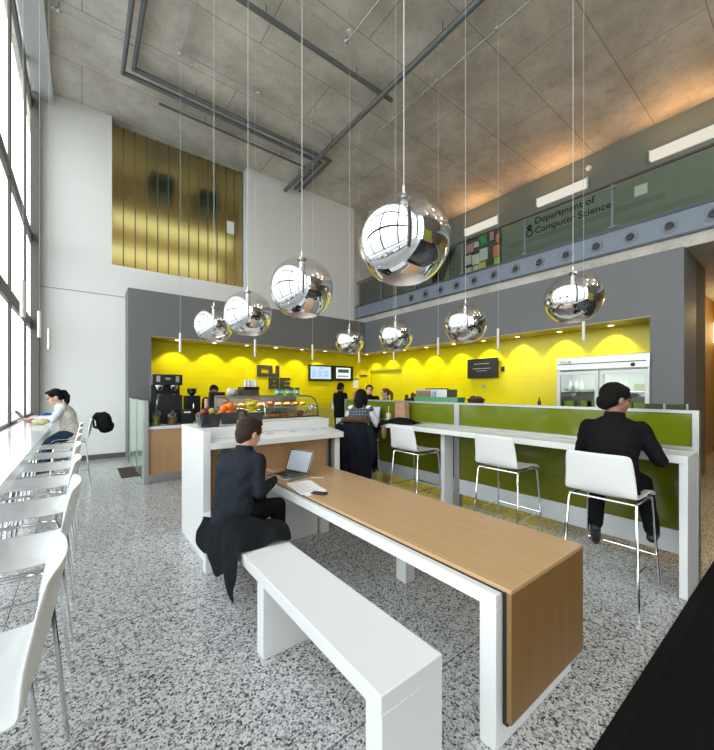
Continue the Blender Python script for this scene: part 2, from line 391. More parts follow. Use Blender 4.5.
# behind the camera
struct('wall_rear', bx(1.6,-7.2,0,13,-7,ZC), mat('rear_wall', (.13,.11,.10), .6))
struct('column_rear', bx(-.95,-7.2,0,-.4,-6.7,ZC), M['gray'])
struct('column_window', MB().lathe([(.30,0),(.30,ZC)], (-.42,-1.5,0), 32), M['gray'])
struct('wall_rear_panel', bx(1.9,-6.99,0,4.9,-6.95,3.2), mat('lime_wall', (.30,.42,.02), .5))
struct('trim_rear_counter', bx(2.2,-6.6,0,5.5,-6.0,1.05), M['oak_face'])
mm = MB()
for x in (.3,1.55): mm.box(x-.05,-7.1,0,x+.05,-7.0,ZC)
for z in (1.05,2.87,4.62,7.3): mm.box(-.4,-7.1,z-.08,1.6,-7.0,z+.08)
struct('window_2', mm, M['mull'], smooth=False)
struct('wall_rear_right', bx(12.8,-7,0,13,1,3.8), M['dark_brown']) if False else None

# air nozzles on the fascia
noz = thing('air_nozzle', '', 'air nozzle', (7.5,0,4.19), 0, 'round air nozzles along the balcony fascia')
obj('rim', MB().lathe([(.115,0),(.115,-.012),(.085,-.014),(.06,-.004),(.055,.0)], seg=24, axis='x'), mat('nozzle_rim', (.15,.17,.19), .4, .4), noz)
obj('core', MB().lathe([(.001,-.020),(.045,-.018),(.052,-.004)], seg=20, axis='x'), M['black'], noz)
yy = [7.215,6.68,6.16,5.65,5.14,4.62,4.1,3.585,3.07,2.55,2.03,1.51,1.0]
names = ['leftmost round nozzle in the blue-grey balcony fascia', 'second round nozzle from the left end of the fascia', 'third round nozzle from the left end of the fascia', 'fourth round nozzle from the left end of the fascia', 'fifth round nozzle from the left end of the fascia', 'sixth round nozzle from the left end of the fascia, under the posters', 'seventh round nozzle from the left end of the fascia', 'eighth round nozzle from the left of the fascia, under the lettered glass', 'fifth round nozzle from the right end of the fascia', 'fourth round nozzle from the right end of the fascia', 'third round nozzle from the right end of the fascia', 'second round nozzle from the right edge of the photo', 'rightmost round nozzle in the fascia at the photo edge']
for k, y in enumerate(yy):
    o = noz if k == 0 else copy_tree(noz); o.location = (7.5,y,4.195); o['label'] = names[k]
# railing
rl = thing('balcony_railing', 'glass balcony railing with dark handrail on the blue-grey fascia', 'railing', (7.55,2,4.42))
def rel(o, t): o.location = -Vector(t.location); return o
rel(obj('handrail', MB().tube([(7.55,-6.5,5.25),(7.55,9.8,5.25)], .025, 10), mat('handrail', (.10,.07,.055), .4, .5), rl), rl)
py = [9.72,8.55,7.1,5.5,3.9,2.3,.7,-.9,-2.5]
for y in py:
    p = MB(); p.box(7.53,y-.02,4.42,7.57,y+.02,5.23); p.box(7.515,y-.06,4.45,7.53,y+.06,4.49); p.box(7.515,y-.06,5.16,7.53,y+.06,5.20)
    rel(obj('post', p, M['pipe'], rl), rl)
for a, b in zip(py, py[1:]):
    rel(obj('glass_panel', bx(7.545,b+.03,4.44,7.555,a-.03,5.20), M['rail_glass'], rl, smooth=False), rl)
def text(name, s, m, loc, rot, w, h, parent=None, ext=.002):
    cu = bpy.data.curves.new(name, 'FONT'); cu.body = s; cu.size = 1; cu.extrude = 0
    cu.materials.append(m); o = bpy.data.objects.new(name, cu); C.objects.link(o)
    bpy.context.view_layer.update(); d = o.dimensions
    o.scale = (w/max(d.x,.01), h/max(d.y,.01), 1); cu.extrude = ext
    cu.resolution_u = 3; bpy.context.view_layer.update()
    me = bpy.data.meshes.new_from_object(o.evaluated_get(bpy.context.evaluated_depsgraph_get())); sc = o.scale.copy(); bpy.data.objects.remove(o)
    o = bpy.data.objects.new(name, me); C.objects.link(o); o.scale = sc
    o.location = loc; o.rotation_euler = rot
    if parent: o.parent = parent; o.location = Vector(loc)-Vector(parent.location)
    return o
RX = (PI/2, 0, -PI/2); RY = (PI/2, 0, 0)
ds = thing('glass_lettering', 'dark lettering Department of Computer Science on the balcony glass', 'sign', (7.535,3.0,4.8))
text('first_line', 'Department of', M['signdark'], (7.535,3.69,5.03), RX, 1.10, .17, ds)
text('second_line', 'Computer Science', M['signdark'], (7.535,3.69,4.83), RX, 1.36, .17, ds)
cr = MB().lathe([(.055,0),(.075,0),(.075,-.003),(.055,-.003)], (7.535,3.80,4.88), 16, 'x')
for k in range(6):
    a = k*PI/3; cr.ell((7.535,3.80+.035*math.cos(a),5.0+.035*math.sin(a)), (.003,.022,.022), u=8, v=6)
rel(obj('crest', cr, M['signdark'], ds), ds)
# wall lights on the balcony wall
for k, (y0, y1) in enumerate(((7.64,6.36),(5.14,3.79),(2.50,1.10),(-.2,-1.6))):
    lab = ['short lit ceiling trough above the pinned posters', 'middle lit trough above the Department of Computer Science lettering', 'long lit trough at the upper right edge of the photo', 'lit trough out past the right edge'][k]
    t = thing('light_trough', lab, 'light', (10.70,(y0+y1)/2,7.05), 0, 'lit troughs on the balcony wall')
    hl = (y0-y1)/2
    obj('diffuser', bx(-.10,-hl+.02,-.10,-.02,hl-.02,.12), M['lamp'], t)
    obj('housing', MB().box(-.12,-hl,-.12,0,-hl+.02,.14).box(-.12,hl-.02,-.12,0,hl,.14).box(-.02,-hl,-.12,0,hl,.14), M['white'], t)
    ld = bpy.data.lights.new('trough_uplight', 'AREA'); ld.shape = 'RECTANGLE'; ld.size = .3; ld.size_y = hl*2; ld.energy = 5.5; ld.color = (1,.50,.17)
    lo = bpy.data.objects.new('trough_uplight', ld); C.objects.link(lo); lo.location = (10.42,(y0+y1)/2,7.10); lo.rotation_euler = (PI,-.55,0)
# notice board
tag(obj('notice_board', bx(10.66,6.3,5.55,10.699,7.68,6.78), mat('board', (.05,.05,.05), .7)), 'dark notice board with pinned posters behind the balcony glass', 'board')
pc = [(7.45,6.45,.3,.3,(.7,.3,.3)),(7.15,6.5,.26,.2,(.75,.75,.75)),(6.95,6.55,.30,.34,(.03,.38,.10)),(6.62,6.62,.14,.36,(.7,.35,.4)),(6.42,6.45,.12,.3,(.8,.25,.05)),(7.5,6.05,.22,.34,(.8,.8,.78)),(7.22,6.0,.28,.36,(.82,.82,.82)),(6.92,6.08,.30,.42,(.78,.8,.8)),(6.45,6.05,.22,.38,(.85,.22,.03)),(7.5,5.68,.24,.24,(.75,.72,.6)),(7.24,5.66,.2,.26,(.72,.7,.65)),(6.98,5.66,.28,.36,(.8,.65,.02)),(6.7,5.75,.24,.28,(.06,.05,.05)),(6.43,5.68,.2,.34,(.42,.75,.08))]
cn = ['dusky red','small pale grey','green','narrow pink','narrow orange','tall white left','white middle','large white centre','bright orange','cream lower left','beige lower','yellow','black','lime green']
for k, (y, z, ww, hh, col) in enumerate(pc):
    tag(obj('poster', bx(10.650,y-ww/2,z-hh/2+.02,10.660,y+ww/2,z+hh/2), mat('poster_'+str(k), col, .6), smooth=False), cn[k]+' poster pinned to the dark balcony notice board', 'poster', 'posters on the balcony board')
tag(obj('smoke_detector', MB().lathe([(.001,-.05),(.06,-.05),(.07,0)], (10.7,3.8,7.45), 16, 'x'), M['white']), 'small round white detector high on the green balcony wall', 'detector')
tag(obj('wall_plate', bx(10.68,2.55,6.25,10.7,2.8,6.5), M['white']), 'square white plate on the green balcony wall', 'wall plate')

# ceiling pipes
def pipe(name, label, pts, r, m, cat='pipe', fit=(), z=None, group='ceiling pipes and conduits'):
    o = thing(name, label, cat, (pts[0][0],pts[0][1],ZC), 0, group); P3 = [(x,y,z) for x, y in pts]
    rel(obj('pipe_run', MB().tube(P3, r, 10), m, o), o)
    for x, y in fit:
        rel(obj('junction_box', MB().ell((x,y,z), (.05,.05,.035), u=12, v=8).tube([(x,y,z),(x,y,ZC)], .012, 6), m, o), o)
    for a, b in zip(P3, P3[1:]):
        L = (Vector(b)-Vector(a)).length
        for k in range(1, int(L/1.6)+1):
            q = Vector(a).lerp(Vector(b), (k-.5)/(int(L/1.6)+.001)); rel(obj('hanger', MB().tube([q, (q.x,q.y,ZC)], .008, 6), m, o), o)
    return o
pipe('ceiling_pipe', 'outer thick grey ceiling pipe bending round the left corner', [(.61,3.0),(.62,8.16),(5.04,8.18),(5.10,9.7)], .05, M['pipe'], z=7.62)
pipe('ceiling_pipe', 'inner thick grey ceiling pipe bending round the left corner', [(.76,3.0),(.78,7.98),(5.24,8.0),(5.30,9.77)], .05, M['pipe'], z=7.65)
pipe('ceiling_pipe', 'thin dark pipe running beside the thick pair near the glass wall', [(1.29,8.57),(5.08,8.61)], .028, M['pipe'], z=7.62)
pipe('ceiling_pipe', 'dark ceiling pipe crossing the middle and ending beyond the diagonal pipe', [(-.4,5.52),(5.15,5.51)], .045, M['pipe'], z=7.62)
pipe('ceiling_pipe', 'long grey diagonal pipe reaching the right white wall', [(4.85,-2),(4.84,9.85)], .055, M['pipe'], z=7.55)
pipe('ceiling_conduit', 'pale conduit with junction above the frosted glass wall', [(1.42,3.0),(1.42,7.45),(.38,7.50),(-.4,7.52)], .013, M['conduit'], 'conduit', ((1.42,7.13),(-.3,7.52)), 7.68)
pipe('ceiling_conduit', 'thin dark conduit with three small boxes crossing the left ceiling', [(1.42,7.13),(4.18,7.14),(5.52,7.23),(7.28,7.28),(7.22,9.67)], .010, M['conduit'], 'conduit', ((2.9,7.13),(4.18,7.14)), 7.70)
pipe('ceiling_conduit', 'short pale conduit ending in a silver junction at the top centre', [(3.73,2.5),(3.69,5.1),(-.3,4.9)], .013, M['conduit'], 'conduit', ((3.69,5.1),), 7.68)
pipe('ceiling_conduit', 'pale conduit with three junctions right of the diagonal pipe', [(5.6,-1),(5.58,7.2)], .014, M['conduit'], 'conduit', ((5.58,3.37),(5.576,4.66),(5.59,5.9),(5.57,7.18)), 7.68)

# ------------------------------------------------------------------ pendants
def make_ball():
    t = thing('mirror_ball_pendant', '', 'pendant lamp', (0,0,0), 0, 'mirrored globe pendants')
    prof = []
    a0, a1 = math.radians(5), math.radians(151)
    for k in range(40):
        a = a0+(a1-a0)*k/39; prof.append((.25*math.sin(a), .245*math.cos(a)))
    rb, zb = prof[-1]
    gl = obj('globe', MB().lathe(prof, seg=64), M['ball'], t)
    obj('inner_reflector', MB().lathe([(rb-.002,zb+.002),(rb*.93,zb+.03),(rb*.85,zb+.05),(rb*.6,zb+.085),(rb*.3,zb+.10),(.02,zb+.11)], seg=40), mat('copper_reflector', (.86,.74,.66), .35, .45), t)
    obj('lamp_holder', MB().lathe([(.001,.30),(.008,.30),(.010,.245),(.020,.225),(.024,.20),(.032,.05),(.030,.03),(.001,.02)], seg=20), mat('lamp_holder', (.62,.60,.58), .25, .8), t)
    obj('bulb', MB().ell((0,0,.0), (.022,.022,.03)), M['bulb'], t)
    obj('top_cap', MB().lathe([(.001,.245),(.035,.243),(.04,.232),(.001,.23)], seg=24), M['chrome'], t)
    return t
if 'cr_cache': pass
ball0 = make_ball()
cordm = {}
def place_ball(o, x, y, z, label):
    o.location = (x,y,z); o['label'] = label
    L = ZC-z
    c = obj('cord', MB().tube([(0,0,.29),(0,0,L)], .0026, 6), M['cord'], o)
    obj('ceiling_rose', MB().lathe([(.001,L-.03),(.05,L-.03),(.055,L)], seg=16), M['white'], o)
bl = [(1.40,1.40,2.368,'largest mirrored globe pendant hanging over the near end of the oak table'),
      (1.41,2.565,2.368,'second largest mirrored globe pendant, in front of the right white wall'),
      (1.41,3.752,2.362,'mirrored globe pendant overlapping a smaller one at the left'),
      (1.41,5.0,2.425,'leftmost mirrored globe pendant, partly behind its larger neighbour'),
      (3.7,5.031,2.40,'smallest mirrored globe pendant above the plaid-vested person'),
      (3.7,3.87,2.355,'mirrored globe pendant second smallest, right of the smallest one'),
      (3.7,2.65,2.355,'mirrored globe pendant second from the right'),
      (3.7,1.447,2.42,'rightmost mirrored globe pendant, above the person in black')]
balls = [ball0]+[copy_tree(ball0) for _ in bl[1:]]
for o, (x, y, z, lb) in zip(balls, bl): place_ball(o, x, y, z, lb)
tp = [(-.385,4.01,'slim tube pendant nearest the window, largest of the left three'),(-.385,5.452,'middle slim tube pendant over the window counter'),(-.385,6.937,'farthest slim tube pendant over the window counter, by the white wall'),
      (1.234,6.2,'slim tube pendant at the left end of the service counter'),(2.46,6.2,'slim tube pendant left of the CUBE sign'),(3.646,6.2,'slim tube pendant in front of the left menu screen'),(4.821,6.2,'slim tube pendant below the smallest mirrored globe'),
      (4.85,5.129,'short slim tube pendant under the second smallest globe'),(4.85,4.025,'slim tube pendant between the second smallest globe and the next to its right'),(4.85,2.908,'slim tube pendant beside the black wall screen'),(4.85,1.778,'slim tube pendant in front of the glass-door fridge, under the rightmost globe')]
tb0 = thing('tube_pendant', '', 'pendant lamp', (0,0,2.15), 0, 'slim tube pendants')
obj('tube', MB().lathe([(.012,0),(.019,0),(.019,.30),(.004,.305)], seg=14), M['tubem'], tb0)
obj('cord', MB().tube([(0,0,.30),(0,0,ZC-2.15)], .0018, 5), M['cord'], tb0)
for k, (x, y, lb) in enumerate(tp):
    o = tb0 if k == 0 else copy_tree(tb0); o.location = (x,y,2.15); o['label'] = lb

# ------------------------------------------------------------------ oak table and bench
t = thing('oak_table', 'long low table with oak top and end panel on white frame', 'table', (1.8,2.2,0))
ob = obj('oak_top', MB().box(1.435,.80,.684,2.176,3.60,.703), M['oak_y'], t, bev=.002); rel(ob, t)
rel(obj('end_panel', MB().box(1.435,.80,.13,2.176,.822,.6839), M['oak_z_shaded'], t, bev=.002), t)
fr = MB(); fr.box(1.40,.85,.61,2.15,3.63,.672); rel(obj('frame', fr, M['white'], t, bev=.003), t)
rel(obj('reveal', bx(1.45,.825,.10,2.15,.849,.68).box(1.44,.83,.6721,2.15,3.60,.6838), M['blackmatte'], t), t)
rel(obj('leg', bx(1.40,.85,0,2.15,.93,.61), M['white'], t, bev=.003), t)
rel(obj('leg', bx(1.40,3.33,0,2.02,3.41,.61), M['white'], t, bev=.003), t)
rel(obj('leg', bx(2.05,3.30,0,2.15,3.41,.61), M['white'], t, bev=.003), t)
rel(obj('leg', bx(2.05,2.03,0,2.15,2.14,.61), M['white'], t, bev=.003), t)
t = thing('white_bench', 'long white slab bench in the foreground beside the oak table', 'bench', (.98,2,0))
rel(obj('seat_slab', MB().box(.82,.93,.42,1.147,2.225,.49).box(.82,2.228,.42,1.147,3.26,.49), M['white'], t, bev=.003), t)
for y in (.93,1.95,3.16): rel(obj('leg', bx(.822,y,0,1.145,y+.09,.42), M['white'], t, bev=.003), t)

# ------------------------------------------------------------------ bar stools
def make_stool():
    t = thing('bar_stool', '', 'stool', (0,0,0))
    # profile from seat front to back top (local +x is forward)
    prof = [(.235,.752),(.225,.770),(.19,.782),(.10,.782),(0,.776),(-.10,.774),(-.17,.778),(-.205,.795),(-.228,.83),(-.245,.90),(-.262,.98),(-.275,1.05),(-.288,1.10)]
    g = []
    for i, (x, z) in enumerate(prof):
        row = []
        for k in range(13):
            v = -1+2*k/12; hw = .232 if i < 8 else .232-.022*((i-8)/4)
            if i == 12: hw -= .004
            xx = x+(.035*v*v if i > 8 else .02*v*v if i == 8 else 0); zz = z+(.018*v*v if 1 < i < 7 else 0)
            if i == 12 : zz -= .006*abs(v)**6
            row.append((xx, v*hw, zz))
        g.append(row)
    obj('shell', MB().rings(g, False, False), M['shell'], t, sol=.011, sub=1)
    fr = MB()
    for s in (-1, 1): fr.tube([(.18,s*.205,.745),(-.16,s*.205,.745)], .009)
    fr.tube([(-.16,-.205,.745),(-.16,.205,.745)], .009); fr.tube([(.18,-.205,.745),(.18,.205,.745)], .009)
    obj('seat_frame', fr, M['chrome'], t)
    for s in (-1, 1):
        obj('leg', MB().tube([(.14,s*.205,.752),(.185,s*.212,.748),(.205,s*.216,.72),(.27,s*.245,0)], .0095), M['chrome'], t)
        obj('leg', MB().tube([(-.10,s*.205,.752),(-.155,s*.212,.748),(-.175,s*.216,.72),(-.24,s*.245,0)], .0095), M['chrome'], t)
        obj('side_bar', MB().tube([(.243,s*.234,.30),(-.213,s*.234,.30)], .006), M['chrome'], t)
    obj('footrest', MB().tube([(.243,-.234,.30),(.243,.234,.30)], .008), M['chrome'], t)
    for s in (-1, 1): 
        for x in (.27,-.24): pass
    return t
stool0 = make_stool()
sp = [(3.21,1.0,0,'white shell bar stool under the person in black at the right'),
      (3.49,2.0,0,'empty white bar stool in the middle of the right counter'),
      (3.46,3.26,0,'empty white bar stool in front of the black jacket on the counter'),
      (3.33,4.25,math.radians(35),'white bar stool hung with the dark fur-collared coat'),
      (-.32,1.33,PI,'window bar stool nearest the camera, cut by the left edge'),
      (-.29,2.29,PI,'window bar stool second from the camera'),
      (-.29,3.08,PI,'window bar stool third from the camera'),
      (-.29,3.87,PI,'window bar stool fourth from the camera'),
      (-.29,4.66,PI,'window bar stool fifth from the camera'),
      (-.28,5.42,PI,'window bar stool sixth from the camera'),
      (-.27,6.25,PI,'empty window bar stool next to the ponytailed person'),
      (-.13,7.25,PI,'window bar stool with a black backpack on its back')]
for k, (x, y, rz, lb) in enumerate(sp):
    o = stool0 if k == 0 else copy_tree(stool0); o.location = (x,y,0); o.rotation_euler = (0,0,rz); o['label'] = lb
    o['group'] = 'stools at the right counter' if k < 4 else 'stools along the window counter'
# window counter
t = thing('window_counter', 'long narrow white counter under the windows', 'counter', (-.5,3,0))
rel(obj('worktop', bx(-.70,-6.8,.985,-.33,7.8,1.06), mat('counter_gloss', (.74,.78,.82), .16, coat=.3), t, bev=.004), t)
for y in (-2.0,1.9,5.0,7.75):
    rel(obj('bracket', bx(-.70,y-.04,.90,-.38,y,.985), M['steel'], t), t)

# ------------------------------------------------------------------ right counter, partition
t = thing('white_counter', 'white slab counter along the green glass partition', 'counter', (3.7,3,0))
rel(obj('worktop', bx(3.53,.605,1.0,3.882,5.2,1.06), M['white'], t, bev=.003), t)
rel(obj('end_panel', bx(3.53,.605,0,3.882,.655,.999), M['white'], t, bev=.003), t)
rel(obj('support_panel', bx(3.70,2.97,0,3.882,3.03,.999), M['white'], t, bev=.003), t)
rel(obj('support_panel', bx(3.53,5.14,0,3.882,5.2,.999), M['white'], t, bev=.003), t)
t = thing('green_partition', 'green glass partition with aluminium frame behind the right counter', 'partition', (3.92,3,0))
for y0, y1 in ((.64,2.88),(2.96,5.4)):
    rel(obj('upper_panel', bx(3.905,y0,1.09,3.935,y1,1.36), M['green'], t), t)
    rel(obj('lower_panel', bx(3.905,y0,.39,3.935,y1,1.05), M['green_lo'], t), t)
    rel(obj('panel_seam', bx(3.903,y0,.66,3.905,y1,.664), M['blackmatte'], t), t)
rel(obj('top_rail', bx(3.89,.60,1.36,3.95,5.4,1.385), M['satin'], t), t)
rel(obj('middle_rail', bx(3.89,.60,1.062,3.95,5.4,1.09), M['satin'], t), t)
rel(obj('post', bx(3.885,.60,0,3.955,.64,1.36), M['satin'], t), t)
rel(obj('post', bx(3.887,2.88,0,3.955,2.96,1.36), M['satin'], t), t)
rel(obj('post', bx(3.885,5.4,0,3.955,5.44,1.385), M['satin'], t), t)
rel(obj('kick_panel', MB().box(3.89,.64,.20,3.93,2.88,.39).box(3.89,2.96,.20,3.93,5.4,.39), M['steel'] if 0 else mat('pale_aluminium', (.66,.68,.70), .3, .3), t), t)
# serving shelf behind the partition
t = thing('serving_shelf', 'stainless serving shelf on the kitchen side of the partition', 'shelf', (4.2,3,0))
rel(obj('shelf_top', bx(3.96,1.0,1.33,4.42,5.3,1.36), M['steel'], t), t)
for y in (1.1,3.1,5.2): rel(obj('leg', bx(4.15,y-.02,0,4.2,y+.02,1.33), M['steel'], t), t)
def basket(name, label, x, y, z, r, h, m):
    o = tag(obj(name, MB().lathe([(.001,0),(r*.75,0),(r,h),(r*.97,h),(r*.72,.006),(.001,.006)], seg=20, cap=False), m), label, 'basket'); o.location = (x,y,z); return o
wick = mat('dark_wicker', (.05,.02,.012), .6, bump=.8, bscale=120)
basket('wicker_basket', 'dark oval wicker basket on the partition ledge below the black screen', 4.18,2.83,1.36,.12,.07,wick)
for k in range(6): tag(obj('bread_roll', MB().ell((4.18+R.uniform(-.05,.05),2.83+R.uniform(-.08,.08),1.43+R.uniform(0,.02)), (.035,.045,.026)), mat('roll', (.10,.035,.02), .6)), 'dark bread roll in the wicker basket', 'roll', 'rolls in the wicker basket')
basket('glass_bowl', 'dark bowl of glossy fruit at the left end of the partition ledge', 4.2,4.03,1.36,.12,.06,M['black'])
for k in range(7): tag(obj('plum', MB().ell((4.2+R.uniform(-.06,.06),4.03+R.uniform(-.08,.08),1.45+R.uniform(-.01,.03)), (.032,.032,.03)), mat('plum', (.10,.02,.015), .2)), 'dark plum heaped in the black bowl', 'fruit', 'plums in the black bowl')
t = thing('microwave', 'silver grey oven box on the partition ledge', 'oven', (4.28,3.62,1.36))
obj('body', bx(-.12,-.32,0,.13,.28,.20), M['steel'], t, bev=.006); obj('door', bx(-.13,-.02,.02,-.12,.26,.18), mat('oven_door', (.20,.14,.08), .3, .3), t); obj('display', bx(-.13,-.12,.06,-.12,-.06,.17), mat('oven_display', (.2,.3,.5), .3), t); obj('lid', bx(-.1,-.18,.20,.1,.1,.215), M['black'], t)
tag(obj('green_tray', MB().prism([(-.40,.0),(.36,.0),(.40,.09),(-.42,.09)], -.08, .08, 'yz'), mat('green_tray', (.08,.28,.13), .3, alpha=1)), 'translucent green plastic tray on the partition ledge', 'tray').location = (4.08,3.40,1.36)
tag(obj('soap_bottle', MB().lathe([(.001,0),(.02,0),(.02,.05),(.008,.07),(.008,.1),(.001,.1)], seg=12), M['black']), 'small black bottle on the partition ledge left of the fridge', 'bottle').location = (4.3,2.05,1.36)

# ------------------------------------------------------------------ island with fruit
t = thing('service_island', 'white island counter with oak front and raised fruit ledge', 'counter', (1.8,3.8,0))
rel(obj('end_panel', bx(.87,3.42,0,.935,4.30,1.175), M['white'], t, bev=.003), t)
rel(obj('worktop', MB().prism([(.935,3.42),(2.43,3.42),(2.86,4.70),(2.86,6.0),(1.5,6.0),(1.5,4.30),(.935,4.30)],1.0,1.06), M['white'], t, bev=.003), t)
rel(obj('end_panel', MB().prism([(2.36,3.50),(2.43,3.50),(2.86,4.72),(2.80,4.72)],0,.999), M['white'], t, bev=.003), t)
rel(obj('raised_ledge', MB().prism([(.936,3.70),(1.42,3.70),(1.42,4.0),(2.6,4.0),(2.6,4.30),(.936,4.30)],1.061,1.175), M['white'], t, bev=.003), t)
fm = MB()
for k in range(4): fm.box(.937+k*.348,3.64,.10,.937+k*.348+.345,3.665,.999)
rel(obj('front_panel', fm, M['oak_face'], t), t)
rel(obj('carcass', MB().prism([(.936,3.666),(2.38,3.666),(2.79,4.74),(2.79,5.9),(1.55,5.9),(1.55,4.28),(.936,4.28)],.0,.999), M['steel'], t), t)
for k, (x, y) in enumerate(((1.67,3.78),(1.98,3.81),(2.28,3.84),(2.45,3.88))):
    rel(obj('slot', MB().lathe([(.001,.002),(.04,.002),(.05,0)], (x,y,1.06), 20), M['satin'], t), t)
# rear service counter
t = thing('coffee_counter', 'coffee counter with oak front beyond the white island', 'counter', (1.8,7.2,0))
rel(obj('worktop', bx(.865,6.78,.89,3.3,7.9,.94), M['white'], t, bev=.003), t)
rel(obj('front_panel', bx(.87,6.80,.14,3.28,6.83,.89), M['oak_face'], t), t)
rel(obj('carcass', bx(.88,6.831,.14,3.28,7.88,.889), M['steel'], t), t)
rel(obj('kickplate', bx(.88,6.85,0,3.28,7.85,.139), M['steel'], t), t)
t = thing('back_counter', 'steel back counter along the yellow wall', 'counter', (4,9.6,0))
rel(obj('worktop', bx(1.26,9.32,.93,7.9,9.97,.97), M['steel'], t), t)
rel(obj('cabinet', bx(1.26,9.36,0,7.9,9.97,.93), M['steel'], t), t)
# green glass screens at the left end and right end
def screens(x, ya, yb, label, ax):
    t = thing('glass_screen', label, 'screen', (x,ya,0))
    n = 3; L = (yb-ya)
    if ax == 'y':
        obj('end_post', bx(-.015,0,0,.045,.32,1.37), M['satin'], t)
        obj('glass_panel', bx(.0,.34,.03,.012,1.15,1.37), M['screen_green'], t); obj('post', bx(-.01,1.15,0,.022,1.20,1.38), M['satin'], t)
        obj('glass_panel', bx(.0,1.21,.03,.012,L-.06,1.37), M['screen_green'], t); obj('post', bx(-.01,L-.05,0,.022,L,1.38), M['satin'], t)
    return t
t = screens(.82,6.74,9.2,'low green glass screen with steel end at the left of the coffee counter','y')
t.children[0].data = t.children[0].data  # end post kept
t = thing('glass_screen', 'dark glass screens below the grey wall at the right', 'screen', (7.2,1.22,0))
for k in range(2):
    obj('glass_panel', bx(0,.03+k*.27,.05,.012,.26+k*.27,1.33), mat('smoked_glass', (.07,.075,.04), .15, coat=.4) if k == 0 else bpy.data.materials['smoked_glass'], t)
    obj('post', bx(-.004,.01+k*.27,0,.02,.03+k*.27,1.34), M['satin'], t)
tag(obj('paper_stack', bx(7.15,1.42,1.36,7.28,1.78,1.40), M['paper']), 'white paper stack beside the grey wall right of the fridge', 'paper') if 0 else None
# floor grille
gr = MB()
for k in range(12): gr.box(.56,7.50+k*.083,.0,.83,7.50+k*.083+.055,.012)
gr.box(.55,7.48,0,.565,8.5,.014); gr.box(.825,7.48,0,.84,8.5,.014)
tag(obj('floor_grille', gr, M['dark_brown']), 'brown slotted floor grille by the green glass screen', 'grille')

# ------------------------------------------------------------------ kitchen contents
# fridge
t = thing('display_fridge', 'stainless two door glass refrigerator in the yellow recess', 'fridge', (7.42,2.47,0))
w = .735
obj('cabinet', MB().box(.06,-w,.1,.7,-w+.05,2.17).box(.06,w-.05,.1,.7,w,2.17).box(.66,-w,.1,.7,w,2.17).box(.06,-w,2.05,.7,w,2.17).box(.06,-w,.1,.7,w,.2), M['steel'], t, bev=.004)
obj('header', MB().box(0,-w,1.93,.06,w,2.17), M['steel'], t, bev=.006); obj('groove', bx(-.004,-w+.05,2.035,.001,w-.03,2.05), M['blackmatte'], t)
text('brand_lettering', 'TRUE', mat('gold_letter', (.35,.22,.05), .4), (7.415,3.15,2.055), RX, .22, .05, t)
obj('thermometer', MB().lathe([(.001,-.012),(.03,-.012),(.035,0)], (0,-.5,1.985), 16, 'x'), M['black'], t)
for s in (-1, 1):
    y0, y1 = (0.01, w-.01) if s > 0 else (-w+.01, -.01)
    d = obj('door', MB().box(0,y0,.22,.05,y0+.06,1.90).box(0,y1-.06,.22,.05,y1,1.90).box(0,y0+.06,1.84,.05,y1-.06,1.90).box(0,y0+.06,.22,.05,y1-.06,.28), mat('fridge_door_frame', (.60,.61,.61), .35, .3), t)
    obj('glass', bx(.02,y0+.06,.28,.03,y1-.06,1.84), M['cglass'], d, smooth=False)
    yh = y0+.03 if s < 0 else y1-.03
for z in (.5,.85,1.2,1.52): obj('shelf', bx(.10,-w+.06,z,.62,w-.06,z+.012), M['chrome'], t)
obj('liner', MB().box(.62,-w+.05,.2,.65,w-.05,2.05), mat('fridge_liner', (.75,.80,.76), .4), t)
fl = bpy.data.lights.new('fridge_light', 'AREA'); fl.shape = 'RECTANGLE'; fl.size = .1; fl.size_y = 1.2; fl.energy = 4; fl.color = (.9,1,.9)
fo = bpy.data.objects.new('fridge_light', fl); C.objects.link(fo); fo.location = (7.56,2.47,2.03)
gcol = [(.35,.50,.10),(.55,.62,.35),(.20,.35,.08),(.75,.78,.70),(.5,.55,.15)]
gm = [mat('produce_%d' % k, c, .5) for k, c in enumerate(gcol)]
bot = MB().lathe([(.001,0),(.035,0),(.035,.13),(.014,.17),(.014,.20),(.001,.20)], seg=12)
b0 = obj('bottle', bot, gm[3]); tag(b0, 'pale bottle on the top fridge shelf', 'bottle', 'bottles in the fridge'); b0.location = (7.62,3.03,1.535)
for y, z, k in ((2.92,1.535,3),(2.83,1.535,0),(2.2,1.535,1),(2.1,1.535,3),(2.45,1.535,1),(2.3,1.535,3)):
    o = b0.copy(); C.objects.link(o); o.location = (7.62,y,z)
sb = obj('salad_box', bx(-.09,-.10,0,.09,.10,.13), gm[0], bev=.01); tag(sb, 'green salad box on a fridge shelf', 'box', 'salad boxes in the fridge'); sb.location = (7.65,2.5,.515)
k = 0
for z in (1.215,.865,1.535):
    for y in (1.9,2.13,2.36,2.62,2.84,3.05):
        if z > 1.5 and y > 1.99: continue
        k += 1; o = sb.copy(); C.objects.link(o); o.location = (7.65,y+R.uniform(-.01,.01),z)
        if (z, y) == (1.215, 2.84): o.location.y = 2.73; 
o = None
